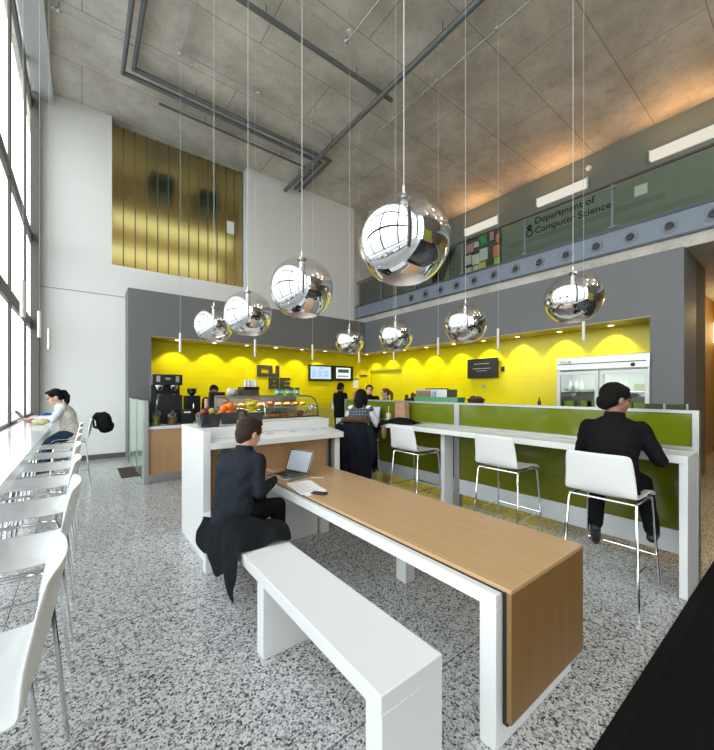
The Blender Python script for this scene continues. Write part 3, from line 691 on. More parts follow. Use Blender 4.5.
# menu screens
def tv(name, label, x0, x1, z0, z1, kind):
    t = thing(name, label, 'screen', ((x0+x1)/2, YK-.02, z0)); hw = (x1-x0)/2; h = z1-z0
    obj('casing', bx(-hw,-.06,0,hw,-.0,h), M['black'], t, bev=.004)
    obj('display', bx(-hw+.05,-.064,.07,hw-.05,-.0605,h-.05), M['scr_w'] if kind == 0 else M['black'], t)
    ln = MB()
    if kind == 0:
        ln.box(-.06,-.0665,h-.11,.08,-.0645,h-.09)
        for c in range(3):
            for r in range(5): ln.box(-hw+.10+c*.23,-.0665,.13+r*.048,-hw+.10+c*.23+.13+.02*(r%2),-.0645,.14+r*.048)
        obj('menu_text', ln, M['scr_line'], t)
    else:
        obj('poster_picture', bx(-hw+.12,-.068,.08,hw-.12,-.0645,h-.06), M['scr_g'], t)
        ln.box(-hw+.19,-.071,h-.23,hw-.19,-.0685,h-.11); obj('picture_band', ln, mat('teal_band', (.05,.25,.28), .5), t)
        l2 = MB()
        for k in range(7): l2.box(-hw+.18+k*.065,-.071,.13,-hw+.225+k*.065,-.0685,.18)
        obj('picture_lettering', l2, M['ink'], t)
    obj('bracket', bx(-.1,-.001,.1,.1,.018,h-.1), M['black'], t)
tv('menu_screen', 'left wall screen showing a pale blue menu, beside the CUBE sign', 5.71, 6.58, 1.84, 2.36, 0)
tv('menu_screen', 'right of the two menu screens, dark framed with a white poster picture', 6.62, 7.45, 1.86, 2.36, 1)
t = thing('wall_screen', 'black flat screen with faint text on the right yellow wall', 'screen', (8.10,5.28,1.85))
obj('casing', bx(-.05,-.43,0,.0,.43,.50), M['black'], t, bev=.004)
ln = MB()
for k, (a, b, z) in enumerate(((-.2,.22,.36),(-.25,.26,.24),(-.15,.15,.18))): ln.box(-.053,a,z,-.051,b,z+.012)
obj('screen_text', ln, mat('dim_text', (.25,.28,.3), .5, emit=(.5,.6,.7), estr=.15), t); obj('bracket', bx(0,-.08,.12,.045,.08,.38), M['black'], t)
tag(obj('wall_switch', bx(8.13,4.72,2.0,8.15,4.80,2.12), M['blackmatte']), 'small dark control box right of the black wall screen', 'switch')
tag(obj('wall_outlet', bx(8.135,5.25,1.60,8.15,5.33,1.70), M['satin']), 'small outlet below the black wall screen', 'outlet')
# CUBE sign
sg = thing('cube_sign', 'dark block letters CUBE on the yellow wall', 'sign', (4.5,YK-.04,1.6))
def letter(n, rects, x, z, s=.33, h=.34):
    b = MB()
    for a, c, d, e in rects: b.box(x+a*s,YK-.045,z+c*h,x+d*s,YK-.005,z+e*h)
    rel(obj('letter_'+n, b, M['dgrey'], sg, smooth=False), sg)
letter('c', [(0,0,.36,1),(.36,0,1,.32),(.36,.70,1,1),(.8,.62,1,.7)], 4.02, 1.94)
letter('u', [(0,0,.35,1),(.66,0,1,1),(.35,0,.66,.30)], 4.375, 1.94)
letter('b', [(0,0,.36,1),(.36,0,.95,.25),(.36,.38,.95,.62),(.36,.76,.95,1),(.68,.25,1,.38),(.68,.62,1,.76)], 4.375, 1.58)
letter('e', [(0,0,.36,1),(.36,0,1,.25),(.36,.38,.95,.62),(.36,.76,1,1)], 4.74, 1.58)
# notices near the corner
tag(obj('notice_sheet', bx(7.50,9.98,1.62,7.72,9.995,1.90), M['paper']), 'white sheet with green header pinned beside the right menu screen', 'notice')
tag(obj('notice_header', bx(7.50,9.97,1.90,7.74,9.995,1.96), mat('greenhdr', (.05,.4,.08), .5)), 'green strip above the white notice beside the menu screen', 'notice')
tag(obj('notice_sheet', bx(7.5,9.98,1.2,7.74,9.995,1.5), mat('pinkish', (.6,.35,.28), .6)), 'pinkish notice lower on the yellow wall by the corner', 'notice')
tag(obj('hook_rail', bx(7.78,9.97,2.03,8.12,9.995,2.08), M['dgrey']), 'small dark rail on the yellow wall left of the corner', 'rail')

# display case
t = thing('food_display_case', 'curved glass food display case on the island', 'display case', (2.1,4.9,1.06))
xa, xb = -.60, .70
obj('base', bx(xa,-.32,0,xb,.40,.10), M['white'], t, bev=.004)
def arc(y0): return [(-.30,.10),(-.29,.20),(-.26,.29),(-.20,.355),(-.12,.385),(0,.395)]
pts = arc(0)
gl = [[(xa,y,z) for y, z in pts],[(0.13,y,z) for y, z in pts],[(xb,y,z) for y, z in pts]]
obj('curved_glass', MB().rings([[Vector(p) for p in r] for r in gl], False, False), M['cglass'], t)
rim = lambda x: MB().tube([(x,y,z) for y, z in pts]+[(x,.35,.395)], .009, 6)
obj('end_rim', rim(xb), M['black'], t); obj('end_rim', rim(xa), M['black'], t); obj('glass_joint', MB().tube([(-.13,y,z) for y, z in pts], .006, 6), M['chrome'], t)
obj('top', bx(xa,-.02,.39,xb,.38,.41), M['steel'], t); obj('back', bx(xa,.38,.10,xb,.40,.39), M['steel'], t)
obj('shelf', bx(xa+.01,-.17,.245,xb-.01,.37,.253), M['chrome'], t)
obj('sill_strip', bx(xa,-.325,.10,xb,-.30,.115), M['black'], t)
cl = bpy.data.lights.new('case_light', 'AREA'); cl.shape = 'RECTANGLE'; cl.size = 1.1; cl.size_y = .05; cl.energy = 2.5; cl.color = (1,.85,.6)
co = bpy.data.objects.new('case_light', cl); C.objects.link(co); co.location = (2.15,4.8,1.44)
pm = [mat('pastry_%d' % k, c, .5, bump=.5, bscale=40) for k, c in enumerate(((.55,.25,.06),(.65,.40,.12),(.35,.10,.04),(.70,.55,.28),(.75,.30,.05)))]
pn = ['golden brown croissant','tan bun','dark muffin','pale roll','orange pastry']
k = 0
for z, ylist in ((1.16,(4.72,4.9)),(1.315,(4.85,5.05))):
    for y in ylist:
        for i in range(9):
            x = 1.58+i*.138+R.uniform(-.01,.01); q = k % 5; k += 1
            mb = MB()
            if q == 0:
                mb.chain([(-.05,.02,.02),(-.02,0,.028),(.02,0,.028),(.05,.02,.02)], [.012,.026,.026,.012])
            elif q == 2: mb.lathe([(.001,0),(.025,0),(.035,.035),(.042,.045),(.03,.065),(.001,.072)], seg=14)
            else: mb.ell((0,0,.028), (.05,.042,.028))
            o = obj('pastry', mb, pm[q]); o.location = (x,y,z); tag(o, pn[q]+' inside the glass food case on the '+('bottom' if z < 1.3 else 'top')+' shelf', 'pastry', 'pastries in the display case, '+pn[q]+('s low' if z < 1.3 else 's high'))
# fruit baskets on the island
def crate(label, x, y, z, wx, wy, h, m, rz=0):
    o = thing('fruit_basket', label, 'basket', (x,y,z), rz)
    b = MB(); g = []
    for (s, zz) in ((.80,0),(1,h),(.96,h),(.77,.008)):
        ring = []
        for k in range(24):
            a = 2*PI*k/24; c, d = math.cos(a), math.sin(a); q = max(abs(c), abs(d))**.7
            ring.append((wx*s*c/q, wy*s*d/q, zz))
        g.append(ring)
    b.rings(g); obj('bowl', b, m, o); return o
smoke = mat('smoked_plastic', (.03,.03,.035), .15, coat=.4)
crate('black basket of dark red apples at the left end of the island', 1.02,3.82,1.175,.115,.115,.13,smoke)
crate('black basket of oranges between the apples and the bananas', 1.29,4.08,1.175,.115,.115,.13,smoke)
crate('black basket of bananas behind the head of the person typing', 1.58,4.08,1.175,.12,.12,.12,smoke) 
am = [mat('apple_red', (.16,.02,.02), .25), mat('apple_green', (.30,.28,.06), .3)]
def fruit(name, r, m, x, y, z, lab, grp, cat='fruit', stem=True):
    o = obj(name, MB().ell((0,0,0), (r,r,r*.92)), m); o.location = (x,y,z); tag(o, lab, cat, grp)
    if stem: obj('stem', MB().tube([(0,0,r*.85),(.004,0,r*1.15)], .002, 5), M['dark_brown'], o)
for j, (px, py_, pz) in enumerate([(-.05,-.05,.045),(.03,-.05,.045),(-.05,.04,.045),(.04,.04,.045),(-.07,-.02,.10),(0,-.065,.10),(.065,-.01,.10),(0,.05,.10),(-.035,0,.15),(.035,-.02,.155),(.0,.03,.16),(-.06,.05,.12),(.06,.06,.11)]):
    g_ = j in (3,6,9,1)
    fruit('apple', .04, am[1 if g_ else 0], 1.02+px, 3.82+py_, 1.175+pz, ('greenish apple' if g_ else 'dark red apple')+' in the black basket at the island end', 'green apples in the basket' if g_ else 'red apples in the basket')
om = mat('orange_peel', (.85,.19,.01), .4, bump=.3, bscale=200)
for j, (px, py_, pz) in enumerate([(-.05,-.05,.045),(.03,-.05,.045),(-.05,.04,.045),(.04,.04,.045),(-.07,-.02,.11),(0,-.065,.11),(.065,-.01,.11),(0,.05,.11),(-.04,-.01,.165),(.04,-.02,.17),(.0,.04,.18),(.02,-.04,.20)]):
    fruit('orange', .04, om, 1.29+px, 4.08+py_, 1.175+pz, 'bright orange heaped in the middle black basket', 'oranges in the middle basket', stem=False)
bm_ = mat('banana_peel', (.62,.52,.04), .4, vary=.25, vscale=20)
for j in range(12):
    a = j*.53; z = 1.175+.05+.018*j; b = MB(); P = []
    for q in range(7):
        u_ = -1+2*q/6; P.append((u_*.075, .03*u_*u_-.015, .0))
    b.tube(P, [.006,.014,.017,.018,.017,.014,.006], 10)
    o = obj('banana', b, bm_); o.location = (1.58+R.uniform(-.03,.03),4.08+R.uniform(-.03,.03),z); o.rotation_euler = (R.uniform(-.3,.3),R.uniform(-.2,.2),a*2.3)
    tag(o, 'yellow banana piled in the basket behind the typing person', 'fruit', 'bananas in the basket')
# cups on top of case: green with black lids
t0 = thing('green_cup', 'green cup with black lid standing on the glass case', 'cup', (0,0,0), 0, 'green lidded cups on the display case')
obj('cup_body', MB().lathe([(.001,0),(.030,0),(.038,.10),(.001,.10)], seg=16), mat('green_cup', (.04,.33,.14), .4), t0)
obj('cup_band', MB().lathe([(.0335,.03),(.0375,.07)], seg=16), mat('cup_band', (.70,.78,.72), .4), t0)
obj('lid', MB().lathe([(.040,.10),(.041,.112),(.034,.118),(.001,.12)], seg=16), M['black'], t0)
for k in range(5):
    o = t0 if k == 0 else copy_tree(t0); o.location = (2.33+k*.083,5.0+.03*(k%2),1.47)
# steel cup dispenser with paper cups
t = thing('cup_dispenser', 'grey steel box stacked with paper cups left of the CUBE letters', 'dispenser', (1.86,5.08,1.47))
obj('body', bx(-.15,-.12,0,.17,.12,.085), mat('bronze_steel', (.16,.14,.11), .35, .7), t, bev=.004); obj('tray', bx(-.06,-.13,.085,.17,.12,.125), M['black'], t)
pcup = obj('paper_cup_stack', MB().lathe([(.001,0),(.016,0),(.022,.10),(.001,.10)], seg=12), M['paper']); tag(pcup, 'white paper cup stack on the steel dispenser', 'cup', 'paper cup stacks on the dispenser'); pcup.location = (1.86,5.05,1.595)
for x, y in ((1.91,5.05),(1.96,5.06),(2.0,5.03),(1.885,5.11),(1.94,5.11)): 
    o = pcup.copy(); C.objects.link(o); o.location = (x,y,1.595)
tag(obj('plastic_bag', MB().ell((1.68,5.08,1.525), (.075,.06,.055)).ell((1.64,5.06,1.54), (.045,.04,.04)), mat('white_bag', (.8,.8,.78), .5), remesh=.012), 'crumpled white bag beside the cup dispenser', 'bag')
# condiments right of the case
tag(obj('cup_stack', MB().lathe([(.001,0),(.026,0),(.034,.16),(.001,.16)], seg=16), M['paper']), 'tall white cup stack right of the glass food case', 'cup').location = (2.95-.07,5.2,1.06)
tag(obj('napkin_box', bx(2.70,5.45,1.06,2.83,5.75,1.12), M['white'], bev=.006), 'white napkin box right of the glass food case', 'box')
tag(obj('small_dish', MB().lathe([(.001,0),(.03,0),(.05,.035),(.046,.035),(.001,.006)], seg=18), M['dark_brown']), 'small brown dish at the right end of the island', 'dish').location = (2.66,4.98,1.06) if 0 else (2.75,4.35,1.06)
bd = [('steel_pot',(5.0,9.6),.11,.16,'left steel pot on the back counter by the yellow wall'),('steel_pot',(5.6,9.6),.13,.13,'middle steel pot on the back counter'),('steel_pot',(6.4,9.6),.10,.20,'right steel pot below the menu screens')]
for nme, (x, y), r, h, lb in bd:
    t = thing(nme, lb, 'pot', (x,y,.97)); obj('body', MB().lathe([(.001,0),(r,0),(r,h),(.001,h)], seg=20), M['steel'], t); obj('lid', MB().lathe([(r,h),(r*.9,h+.02),(.015,h+.03),(.015,h+.05),(.001,h+.05)], seg=20), M['steel'], t)

# coffee machines etc on the coffee counter
t = thing('coffee_brewer', 'tall black twin coffee brewer against the yellow wall', 'coffee machine', (1.27,7.55,.94))
obj('body', MB().box(-.25,.12,0,.25,.32,.90).box(-.25,-.12,.70,.25,.12,.90).box(-.25,-.14,0,.25,.12,.06), M['black'], t, bev=.01)
for s in (-1, 1):
    obj('brew_funnel', MB().lathe([(.05,.66),(.075,.70),(.075,.58+.1),(.035,.60)], (s*.12,-.02,0), 16), M['chrome'], t)
    obj('flask', MB().lathe([(.001,.06),(.07,.06),(.075,.30),(.05,.42),(.03,.52),(.001,.53)], (s*.12,-.02,0), 18), M['steel'], t)
    obj('control_panel', bx(s*.16-.03,-.128,.76,s*.16+.03,-.12,.87), M['satin'], t)
obj('display', bx(-.04,-.128,.80,.04,-.12,.84), mat('brewer_display', (.25,.35,.4), .3), t)
t = thing('register_terminal', 'black square terminal beside the jars of the coffee counter', 'terminal', (1.27,7.22,.94))
obj('body', MB().box(-.20,-.02,.24,.20,.06,.52), M['black'], t, bev=.012); obj('base', bx(-.13,-.06,0,.13,.12,.24), M['black'], t, bev=.01)
t = thing('coffee_grinder', 'black coffee grinder right of the twin brewer', 'grinder', (1.72,7.6,.94))
obj('body', MB().box(-.12,-.1,0,.14,.16,.50), M['black'], t, bev=.01); obj('hopper', MB().lathe([(.03,.50),(.08,.55),(.085,.64),(.001,.645)], seg=16), M['black'], t); obj('spout', MB().tube([(0,-.1,.36),(0,-.14,.34),(0,-.14,.24)], .015), M['chrome'], t)
cs = obj('cup_stack', MB().lathe([(.001,0),(.032,0),(.040,.42),(.034,.44),(.001,.44)], seg=14), mat('kraft_cup', (.62,.45,.34), .6)); tag(cs, 'tall left stack of tan paper cups beside the grinder', 'cup', 'tan cup stacks'); cs.location = (1.93,7.35,.94)
o = cs.copy(); C.objects.link(o); o.location = (2.03,7.42,.94); o['label'] = 'right stack of tan paper cups beside the grinder'
t = thing('card_reader', 'black box with a white label beside the nut jar', 'box', (1.50,7.02,.94)); obj('body', bx(-.10,-.08,0,.10,.1,.26), M['black'], t, bev=.008); obj('label_strip', bx(-.06,-.083,.20,.05,-.08,.225), M['paper'], t)
def jar(label, x, y, z, r, h, cm, k_):
    t = thing('glass_jar', label, 'jar', (x,y,z)); obj('glass', MB().lathe([(.001,0),(r,0),(r,h*.75),(r*.7,h*.88),(r*.7,h)], seg=20), M['cglass'], t); obj('lid', MB().lathe([(r*.72,h),(r*.72,h+.02),(.015,h+.03),(.015,h+.05),(.001,h+.05)], seg=16), M['cglass'], t)
    o = MB()
    rr = random.Random(k_)
    for _ in range(90):
        a = rr.uniform(0,2*PI); q = (r-.018)*math.sqrt(rr.random()); o.ell((q*math.cos(a),q*math.sin(a),rr.uniform(.015,h*.72)), (.014,.011,.010), Euler((rr.random()*3,rr.random()*3,0)), u=6, v=4)
    ob_ = obj('filling', o, cm, t); ob_['kind'] = 'stuff'
    o = None
jar('glass jar of green sweets nearest the glass screen', 1.00,7.0,.94,.085,.22,mat('green_sweets', (.38,.45,.03), .4),1)
jar('glass jar of brown nuts right of the green one', 1.25,6.93,.94,.085,.22,mat('nuts', (.35,.19,.09), .5),2)
t = thing('cash_register', 'black monitor in front of the person behind the counter', 'register', (2.02,6.98,.94))
obj('monitor', MB().box(-.15,-.03,.30,.15,.02,.57), M['black'], t, bev=.015); obj('stand', bx(-.12,-.1,0,.12,.16,.30), M['black'], t, bev=.01)
t = thing('receipt_printer', 'black receipt printer beside the register monitor', 'printer', (2.33,6.98,.94)); obj('body', bx(-.10,-.1,0,.10,.1,.30), M['black'], t, bev=.01); obj('paper_roll', MB().lathe([(.03,-.05),(.03,.05)], (0,0,.31), 12, 'x', True), M['paper'], t)

# downlights
for k, (x, y) in enumerate(((1.84,9.6),(2.72,9.6),(3.57,9.58),(4.41,9.56),(5.25,9.56),(6.05,9.52),(7.72,9.5),(7.8,8.68),(7.8,7.8),(7.8,6.9),(7.8,5.95),(7.85,5.1),(7.9,4.26),(7.9,3.35),(7.92,2.44))):
    side = 'back' if k < 6 else 'right'
    n_ = k+1 if k < 6 else k-5
    ords = ['first','second','third','fourth','fifth','sixth','seventh','eighth','ninth']
    t = thing('downlight', '%s recessed downlight from the left above the %s yellow wall' % (ords[n_-1], side), 'light', (x,y,2.765), 0, 'recessed downlights over the yellow walls')
    obj('trim_ring', MB().lathe([(.045,-.001),(.065,-.004),(.068,0)], seg=20), M['white'], t); obj('lens', MB().lathe([(.001,-.003),(.045,-.002)], seg=20), M['down'], t)
    ld = bpy.data.lights.new('downlight_beam', 'SPOT'); ld.energy = 27; ld.color = (1,.86,.60); ld.spot_size = math.radians(92); ld.spot_blend = .35; ld.shadow_soft_size = .04
    lo = bpy.data.objects.new('downlight_beam', ld); C.objects.link(lo); lo.location = (x,y,2.75)
    lo.rotation_euler = (math.radians(16),0,0) if side == 'back' else (0,math.radians(-16),0)
# ------------------------------------------------------------------ people
skin1 = mat('skin_fair', (.62,.34,.24), .5); skin2 = mat('skin_light', (.66,.40,.28), .5); skin3 = mat('skin_warm', (.30,.15,.09), .5)
eyem = mat('eye_dark', (.03,.02,.02), .2); lipm = mat('lips', (.45,.15,.13), .5)
def fabric(name, col, vary=.25): return mat(name, col, .9, spec=.08, bump=.35, bscale=90, vary=vary, vscale=6)
def V(*a): return Vector(a)
def loft(mb, secs, n=24):
    # secs: (centre, half width along y, half depth along x, forward tilt) ; rings are roughly horizontal
    rings = []
    for (c, a, b, t) in secs:
        c = Vector(c); r = []
        for k in range(n):
            q = 2*PI*k/n; x = b*math.cos(q); y = a*math.sin(q)
            x = math.copysign(abs(math.cos(q))**.85*b, math.cos(q)); y = math.copysign(abs(math.sin(q))**.85*a, math.sin(q))
            r.append(c+V(x*math.cos(t), y, -x*math.sin(t)))
        rings.append(r)
    return mb.rings(rings)
def hand(mb, w, d, nrm, side, curl=.35, s=1.0):
    # w wrist point, d direction of fingers, nrm palm normal (towards the surface), side = thumb direction
    w, d, nrm, side = Vector(w), Vector(d).normalized(), Vector(nrm).normalized(), Vector(side).normalized()
    rot = Matrix((d, side, nrm)).transposed().to_euler()
    mb.ell(w+d*.045*s, (.050*s,.040*s,.015*s), rot, u=16, v=10)
    mb.cap(w-d*.01, w+d*.03*s, .023*s, .02*s)
    for k, (L, off) in enumerate(((.068,.030),(.076,.010),(.070,-.011),(.055,-.030))):
        p = w+d*.082*s+side*off*s; dd = d.copy(); a = .12
        for q, f in enumerate((.45,.32,.23)):
            a2 = curl*(q*.9+.25); v = (d*math.cos(a2)+nrm*math.sin(a2)).normalized()
            p2 = p+v*L*f*s*1.15; mb.cap(p, p2, (.0088-.0008*q)*s, (.0080-.0008*q)*s); p = p2
        mb.cap(w+d*.04*s+side*off*.7*s, w+d*.082*s+side*off*s, .011*s, .0095*s)
    p = w+d*.02*s+side*.03*s
    for v, L, r in ((side*.8+d*.6+nrm*.2, .035, .012), (side*.45+d*.85+nrm*.25, .03, .010), (side*.25+d*.95+nrm*.3, .024, .009)):
        v = v.normalized(); p2 = p+v*L*s; mb.cap(p, p2, r*s, (r-.001)*s); p = p2
def person(label, loc, yaw, J, col, s=1.0):
    """J: joints in the figure's own frame, +x forward, +y to its left."""
    t = thing('person', label, 'person', loc, yaw)
    H = Vector(J['head']); N = Vector(J['neck']); P = Vector(J['pelvis']); Ch = Vector(J['chest']); hy, hp = J.get('headyaw', 0), J.get('headpitch', 0)
    Rh = Euler((0, hp, hy)); hm = Rh.to_matrix()
    s0 = s; s = s*J.get('hs', 1.04)
    hd = lambda x, y, z: H+hm @ V(x*s, y*s, z*s)
    Sh = {k: Vector(J['sh'+k]) for k in 'LR'}; El = {k: Vector(J['el'+k]) for k in 'LR'}; Wr = {k: Vector(J['wr'+k]) for k in 'LR'}
    Hi = {k: Vector(J['hip'+k]) for k in 'LR'} if 'hipL' in J else {'L': P+V(0,.09,-.01), 'R': P+V(0,-.09,-.01)}
    Kn = {k: Vector(J['kn'+k]) for k in 'LR'}; An = {k: Vector(J['an'+k]) for k in 'LR'}
    b = MB()
    b.ell(H+hm @ V(-.008,0,.025)*s, V(.094,.074,.092)*s, Rh, 24, 16)
    b.ell(hd(.022,0,-.035), V(.066,.060,.080)*s, Rh, 20, 14)
    b.ell(hd(.060,0,-.085), V(.028,.030,.024)*s, Rh); b.ell(hd(.045,0,-.072), V(.040,.050,.03)*s, Rh)
    b.chain([hd(.083,0,.012), hd(.101,0,-.022), hd(.092,0,-.034)], [.009*s,.0125*s,.010*s])
    b.ell(hd(.088,0,.028), V(.012,.045,.010)*s, Rh)
    b.ell(hd(.083,0,-.058), V(.012,.022,.008)*s, Rh)
    for q in (-1, 1):
        b.ell(hd(-.012,q*.077,-.012), V(.020,.010,.031)*s, Rh); b.ell(hd(.048,q*.042,-.028), V(.026,.024,.03)*s, Rh)
    b.chain([N-V(.01,0,.05), N, hd(-.012,0,-.06)], [.046*s,.050*s,.052*s])
    sh_ = s; s = s0; tl = math.atan2(Ch.x-P.x, Ch.z-P.z)
    loft(b, [(P-V(0,0,.06),.13,.09,tl),(P+V(0,0,.02),.145,.10,tl),(P.lerp(Ch,.45),.12,.085,tl),(Ch,.14,.095,tl),(Ch.lerp(N,.5),.11,.065,tl),(N-V(0,0,.05),.045,.045,tl)])
    for k in 'LR':
        b.chain([Sh[k]-V(0,0,.01), Sh[k].lerp(El[k],.5), El[k], El[k].lerp(Wr[k],.35), Wr[k]], [.048*s,.043*s,.036*s,.036*s,.024*s])
        b.chain([N-V(0,0,.07), Sh[k]-V(0,0,.015)], [.034*s,.040*s])
        hdv = Vector(J.get('hd'+k, (1,0,-.1))); hn = Vector(J.get('hn'+k, (0,0,-1))); sd = Vector(J.get('hs'+k, (0,-1 if k == 'L' else 1,0)))
        hand(b, Wr[k]+hdv.normalized()*.012, hdv, hn, sd, J.get('curl', .4), .95*s)
        b.chain([Hi[k], Hi[k].lerp(Kn[k],.5), Kn[k], Kn[k].lerp(An[k],.35), An[k]], [.078*s,.070*s,.052*s,.052*s,.036*s])
    obj('body', b, col['skin'], t, remesh=.0055)
    for q, nme in ((-1,'r'),(1,'l')):
        obj('eye', MB().ell(hd(.083,q*.031,.006), (.008,.012,.008), Rh, 10, 8), eyem, t)
        obj('eyebrow', MB().chain([hd(.089,q*.016,.030), hd(.087,q*.032,.034), hd(.078,q*.048,.029)], [.004,.005,.003]), col['hair'], t)
    obj('mouth', MB().chain([hd(.086,-.018,-.058), hd(.0925,0,-.057), hd(.086,.018,-.058)], [.002,.0045,.002]), lipm, t)
    # shirt
    k_ = J.get('bulk', 1.0); b = MB(); w = J.get('sw', .185)
    loft(b, [(P-V(.01,0,.09),.175*k_,.125*k_,tl*.3),(P+V(0,0,.03),.175*k_,.125*k_,tl*.7),(P.lerp(Ch,.5)-V(.012,0,0),.158*k_,.115*k_,tl),(Ch-V(.01,0,0),.185*k_,.128*k_,tl),(Ch.lerp(N,.55)-V(.015,0,0),.178*k_,.108*k_,tl),(Ch.lerp(N,.85),.115*k_,.085*k_,tl),(N-V(.0,0,.005),.066,.064,tl)])
    for k in 'LR':
        b.chain([N-V(.01,0,.045), Sh[k].lerp(N,.4)-V(0,0,.018), Sh[k]], [.052,.056,.062*k_])
        if col.get('sleeve_mat') is None:
            e = Wr[k].lerp(El[k],.06); b.chain([Sh[k], Sh[k].lerp(El[k],.5), El[k], El[k].lerp(Wr[k],.4), e], [.067*k_,.059*k_,.050*k_,.047*k_,.036*k_])
    obj(col.get('top_name','sweater'), b, col['top'], t, remesh=.009, disp=(.022,.07))
    if col.get('sleeve_mat'):
        for k in 'LR':
            b = MB(); e = Wr[k].lerp(El[k],.06); b.chain([Sh[k]+(N-Sh[k])*.12, Sh[k].lerp(El[k],.5), El[k], El[k].lerp(Wr[k],.4), e], [.065,.058,.050,.046,.036])
            obj('sleeve', b, col['sleeve_mat'], t, remesh=.008, disp=(.016,.05))
    b = MB(); loft(b, [(N-V(.006,0,.02),.078,.078,tl),(N+V(-.002,0,.028),.064,.066,tl)]); obj('collar', b, col.get('collar_mat', col['top']), t, bev=.004)
    b = MB()
    loft(b, [(P-V(0,0,.085),.155,.12,0),(P-V(0,0,.03),.17,.128,0),(P+V(0,0,.05),.155,.115,tl)])
    for k in 'LR':
        e = An[k].lerp(Kn[k],.05)
        b.chain([Hi[k], Hi[k].lerp(Kn[k],.5), Kn[k], Kn[k].lerp(An[k],.4), e], [.100,.086,.068,.062,.056])
    obj('trousers', b, col['legs'], t, remesh=.009, disp=(.018,.08))
    for k in 'LR':
        f = Vector(J.get('ft'+k, (1,0,0))).normalized(); a = An[k]-V(0,0,.0)
        b = MB(); up = V(0,0,1); 
        b.chain([a-f*.045-up*.045, a+f*.03-up*.040, a+f*.11-up*.052, a+f*.165-up*.058], [.036,.040,.038,.026]); b.chain([a, a-up*.04], [.042,.040])
        obj('shoe', b, M['black'], t, remesh=.007)
    # hair
    s = sh_*1.03
    b = MB(); st = col.get('style', 'short')
    b.ell(hd(-.024,0,.040), V(.092,.083,.084)*s, Rh, 24, 16); b.ell(hd(-.050,0,-.005), V(.060,.074,.070)*s, Rh, 20, 12)
    if st != 'bun': b.ell(hd(.030,0,.088), V(.055,.058,.028)*s, Rh)
    if st == 'short': 
        b.chain([hd(-.055,0,.0), hd(-.062,0,-.045)], [.068,.050])
        for q in (-1, 1): b.ell(hd(.010,q*.066,.035), V(.040,.018,.042)*s, Rh)
    if st == 'bun':
        b.ell(hd(-.075,0,-.03), V(.05,.065,.06)*s, Rh); b.ell(hd(.015,0,.070), V(.062,.064,.042)*s, Rh)
        for q in (-1, 1): b.ell(hd(.0,q*.066,.04), V(.05,.02,.04)*s, Rh)
    if st == 'pony':
        for q in (-1, 1): b.ell(hd(.015,q*.062,.05), V(.05,.022,.042)*s, Rh)
        b.ell(hd(-.115,0,.035), V(.04,.035,.035)*s, Rh); b.chain([hd(-.13,0,.03), hd(-.13,0,.03)+V(-.03,0,-.06), hd(-.13,0,.03)+V(-.035,0,-.15), hd(-.13,0,.03)+V(-.02,0,-.24)], [.036,.044,.036,.010])
    if st == 'bob':
        b.chain([hd(-.045,0,.0), hd(-.060,0,-.07), hd(-.055,0,-.135)], [.085,.078,.066])
        for q in (-1, 1): b.chain([hd(.0,q*.062,.03), hd(-.005,q*.074,-.04), hd(-.01,q*.072,-.12)], [.034,.036,.026])
    obj('hair', b, col['hair'], t, remesh=.006, disp=(.010,.018))
    if col.get('glasses'):
        g = MB()
        for q in (-1, 1):
            ring = [hd(.098, q*.032+.020*math.cos(a), .004+.015*math.sin(a)) for a in (2*PI*i/12 for i in range(13))]; g.tube(ring, .0018, 5); g.tube([hd(.096,q*.052,.008), hd(-.01,q*.080,.006)], .0018, 5)
        obj('glasses', g, M['black'], t)
    return t
hair_b = mat('hair_black', (.006,.005,.005), .6, spec=.2, bump=.8, bscale=260); hair_br = mat('hair_brown', (.045,.028,.018), .65, spec=.2, bump=.9, bscale=260, vary=.4, vscale=60); hair_l = mat('hair_light_brown', (.12,.06,.03), .5, bump=.8, bscale=260)
navy = fabric('charcoal_navy_knit', (.022,.026,.034)); blk = fabric('black_cloth', (.008,.008,.009)); dkb = fabric('dark_denim', (.03,.06,.10)); blk2 = fabric('black_blazer', (.010,.009,.010))
def sit(seat, y=.0, **kw):
    J = dict(pelvis=(0,y,seat+.085), hipL=(0.02,y+.09,seat+.08), hipR=(0.02,y-.09,seat+.08))
    J.update(kw); return J
# the person typing on the bench
person('person in a charcoal sweater and black trousers typing on a laptop', (.95,2.86,0), math.radians(35),
  sit(.49, chest=(.07,0,.90), neck=(.145,-.01,1.06), head=(.20,-.02,1.18), headpitch=.32, headyaw=-.3,
      shL=(.13,.165,.985), shR=(.10,-.165,.975), elL=(.30,.21,.80), elR=(.04,-.215,.735), wrL=(.53,.06,.79), wrR=(.335,-.19,.78),
      hdL=(1,-.25,-.12), hdR=(1,.45,-.02), curl=.45, knL=(.42,.03,.57), knR=(.31,-.23,.565), anL=(.40,.02,.09), anR=(.28,-.23,.09), bulk=1.0, hs=1.10),
  dict(skin=skin1, top=navy, legs=blk, hair=hair_br, style='short'), 1.0)
# the person in black at the right counter
person('person in black with short black hair seated at the right counter', (3.19,.98,0), math.radians(6),
  sit(.785, chest=(.07,0,1.19), neck=(.115,0,1.345), head=(.15,-.0,1.475), headyaw=-.75, headpitch=.2, bulk=1.0,
      shL=(.09,.165,1.25), shR=(.09,-.165,1.25), elL=(.15,.24,1.05), elR=(.13,-.27,1.03), wrL=(.37,.15,1.11), wrR=(.36,-.20,1.11), hdL=(1,-.5,-.05), hdR=(1,.4,-.05), hs=1.06,
      knL=(.40,.17,.80), knR=(.40,-.13,.80), anL=(.20,.15,.43), anR=(.36,-.20,.44), ftL=(.55,.1,-.55), ftR=(1,0,0)),
  dict(skin=skin3, top=blk2, legs=blk, hair=hair_b, style='bun', top_name='blazer'), 1.0)
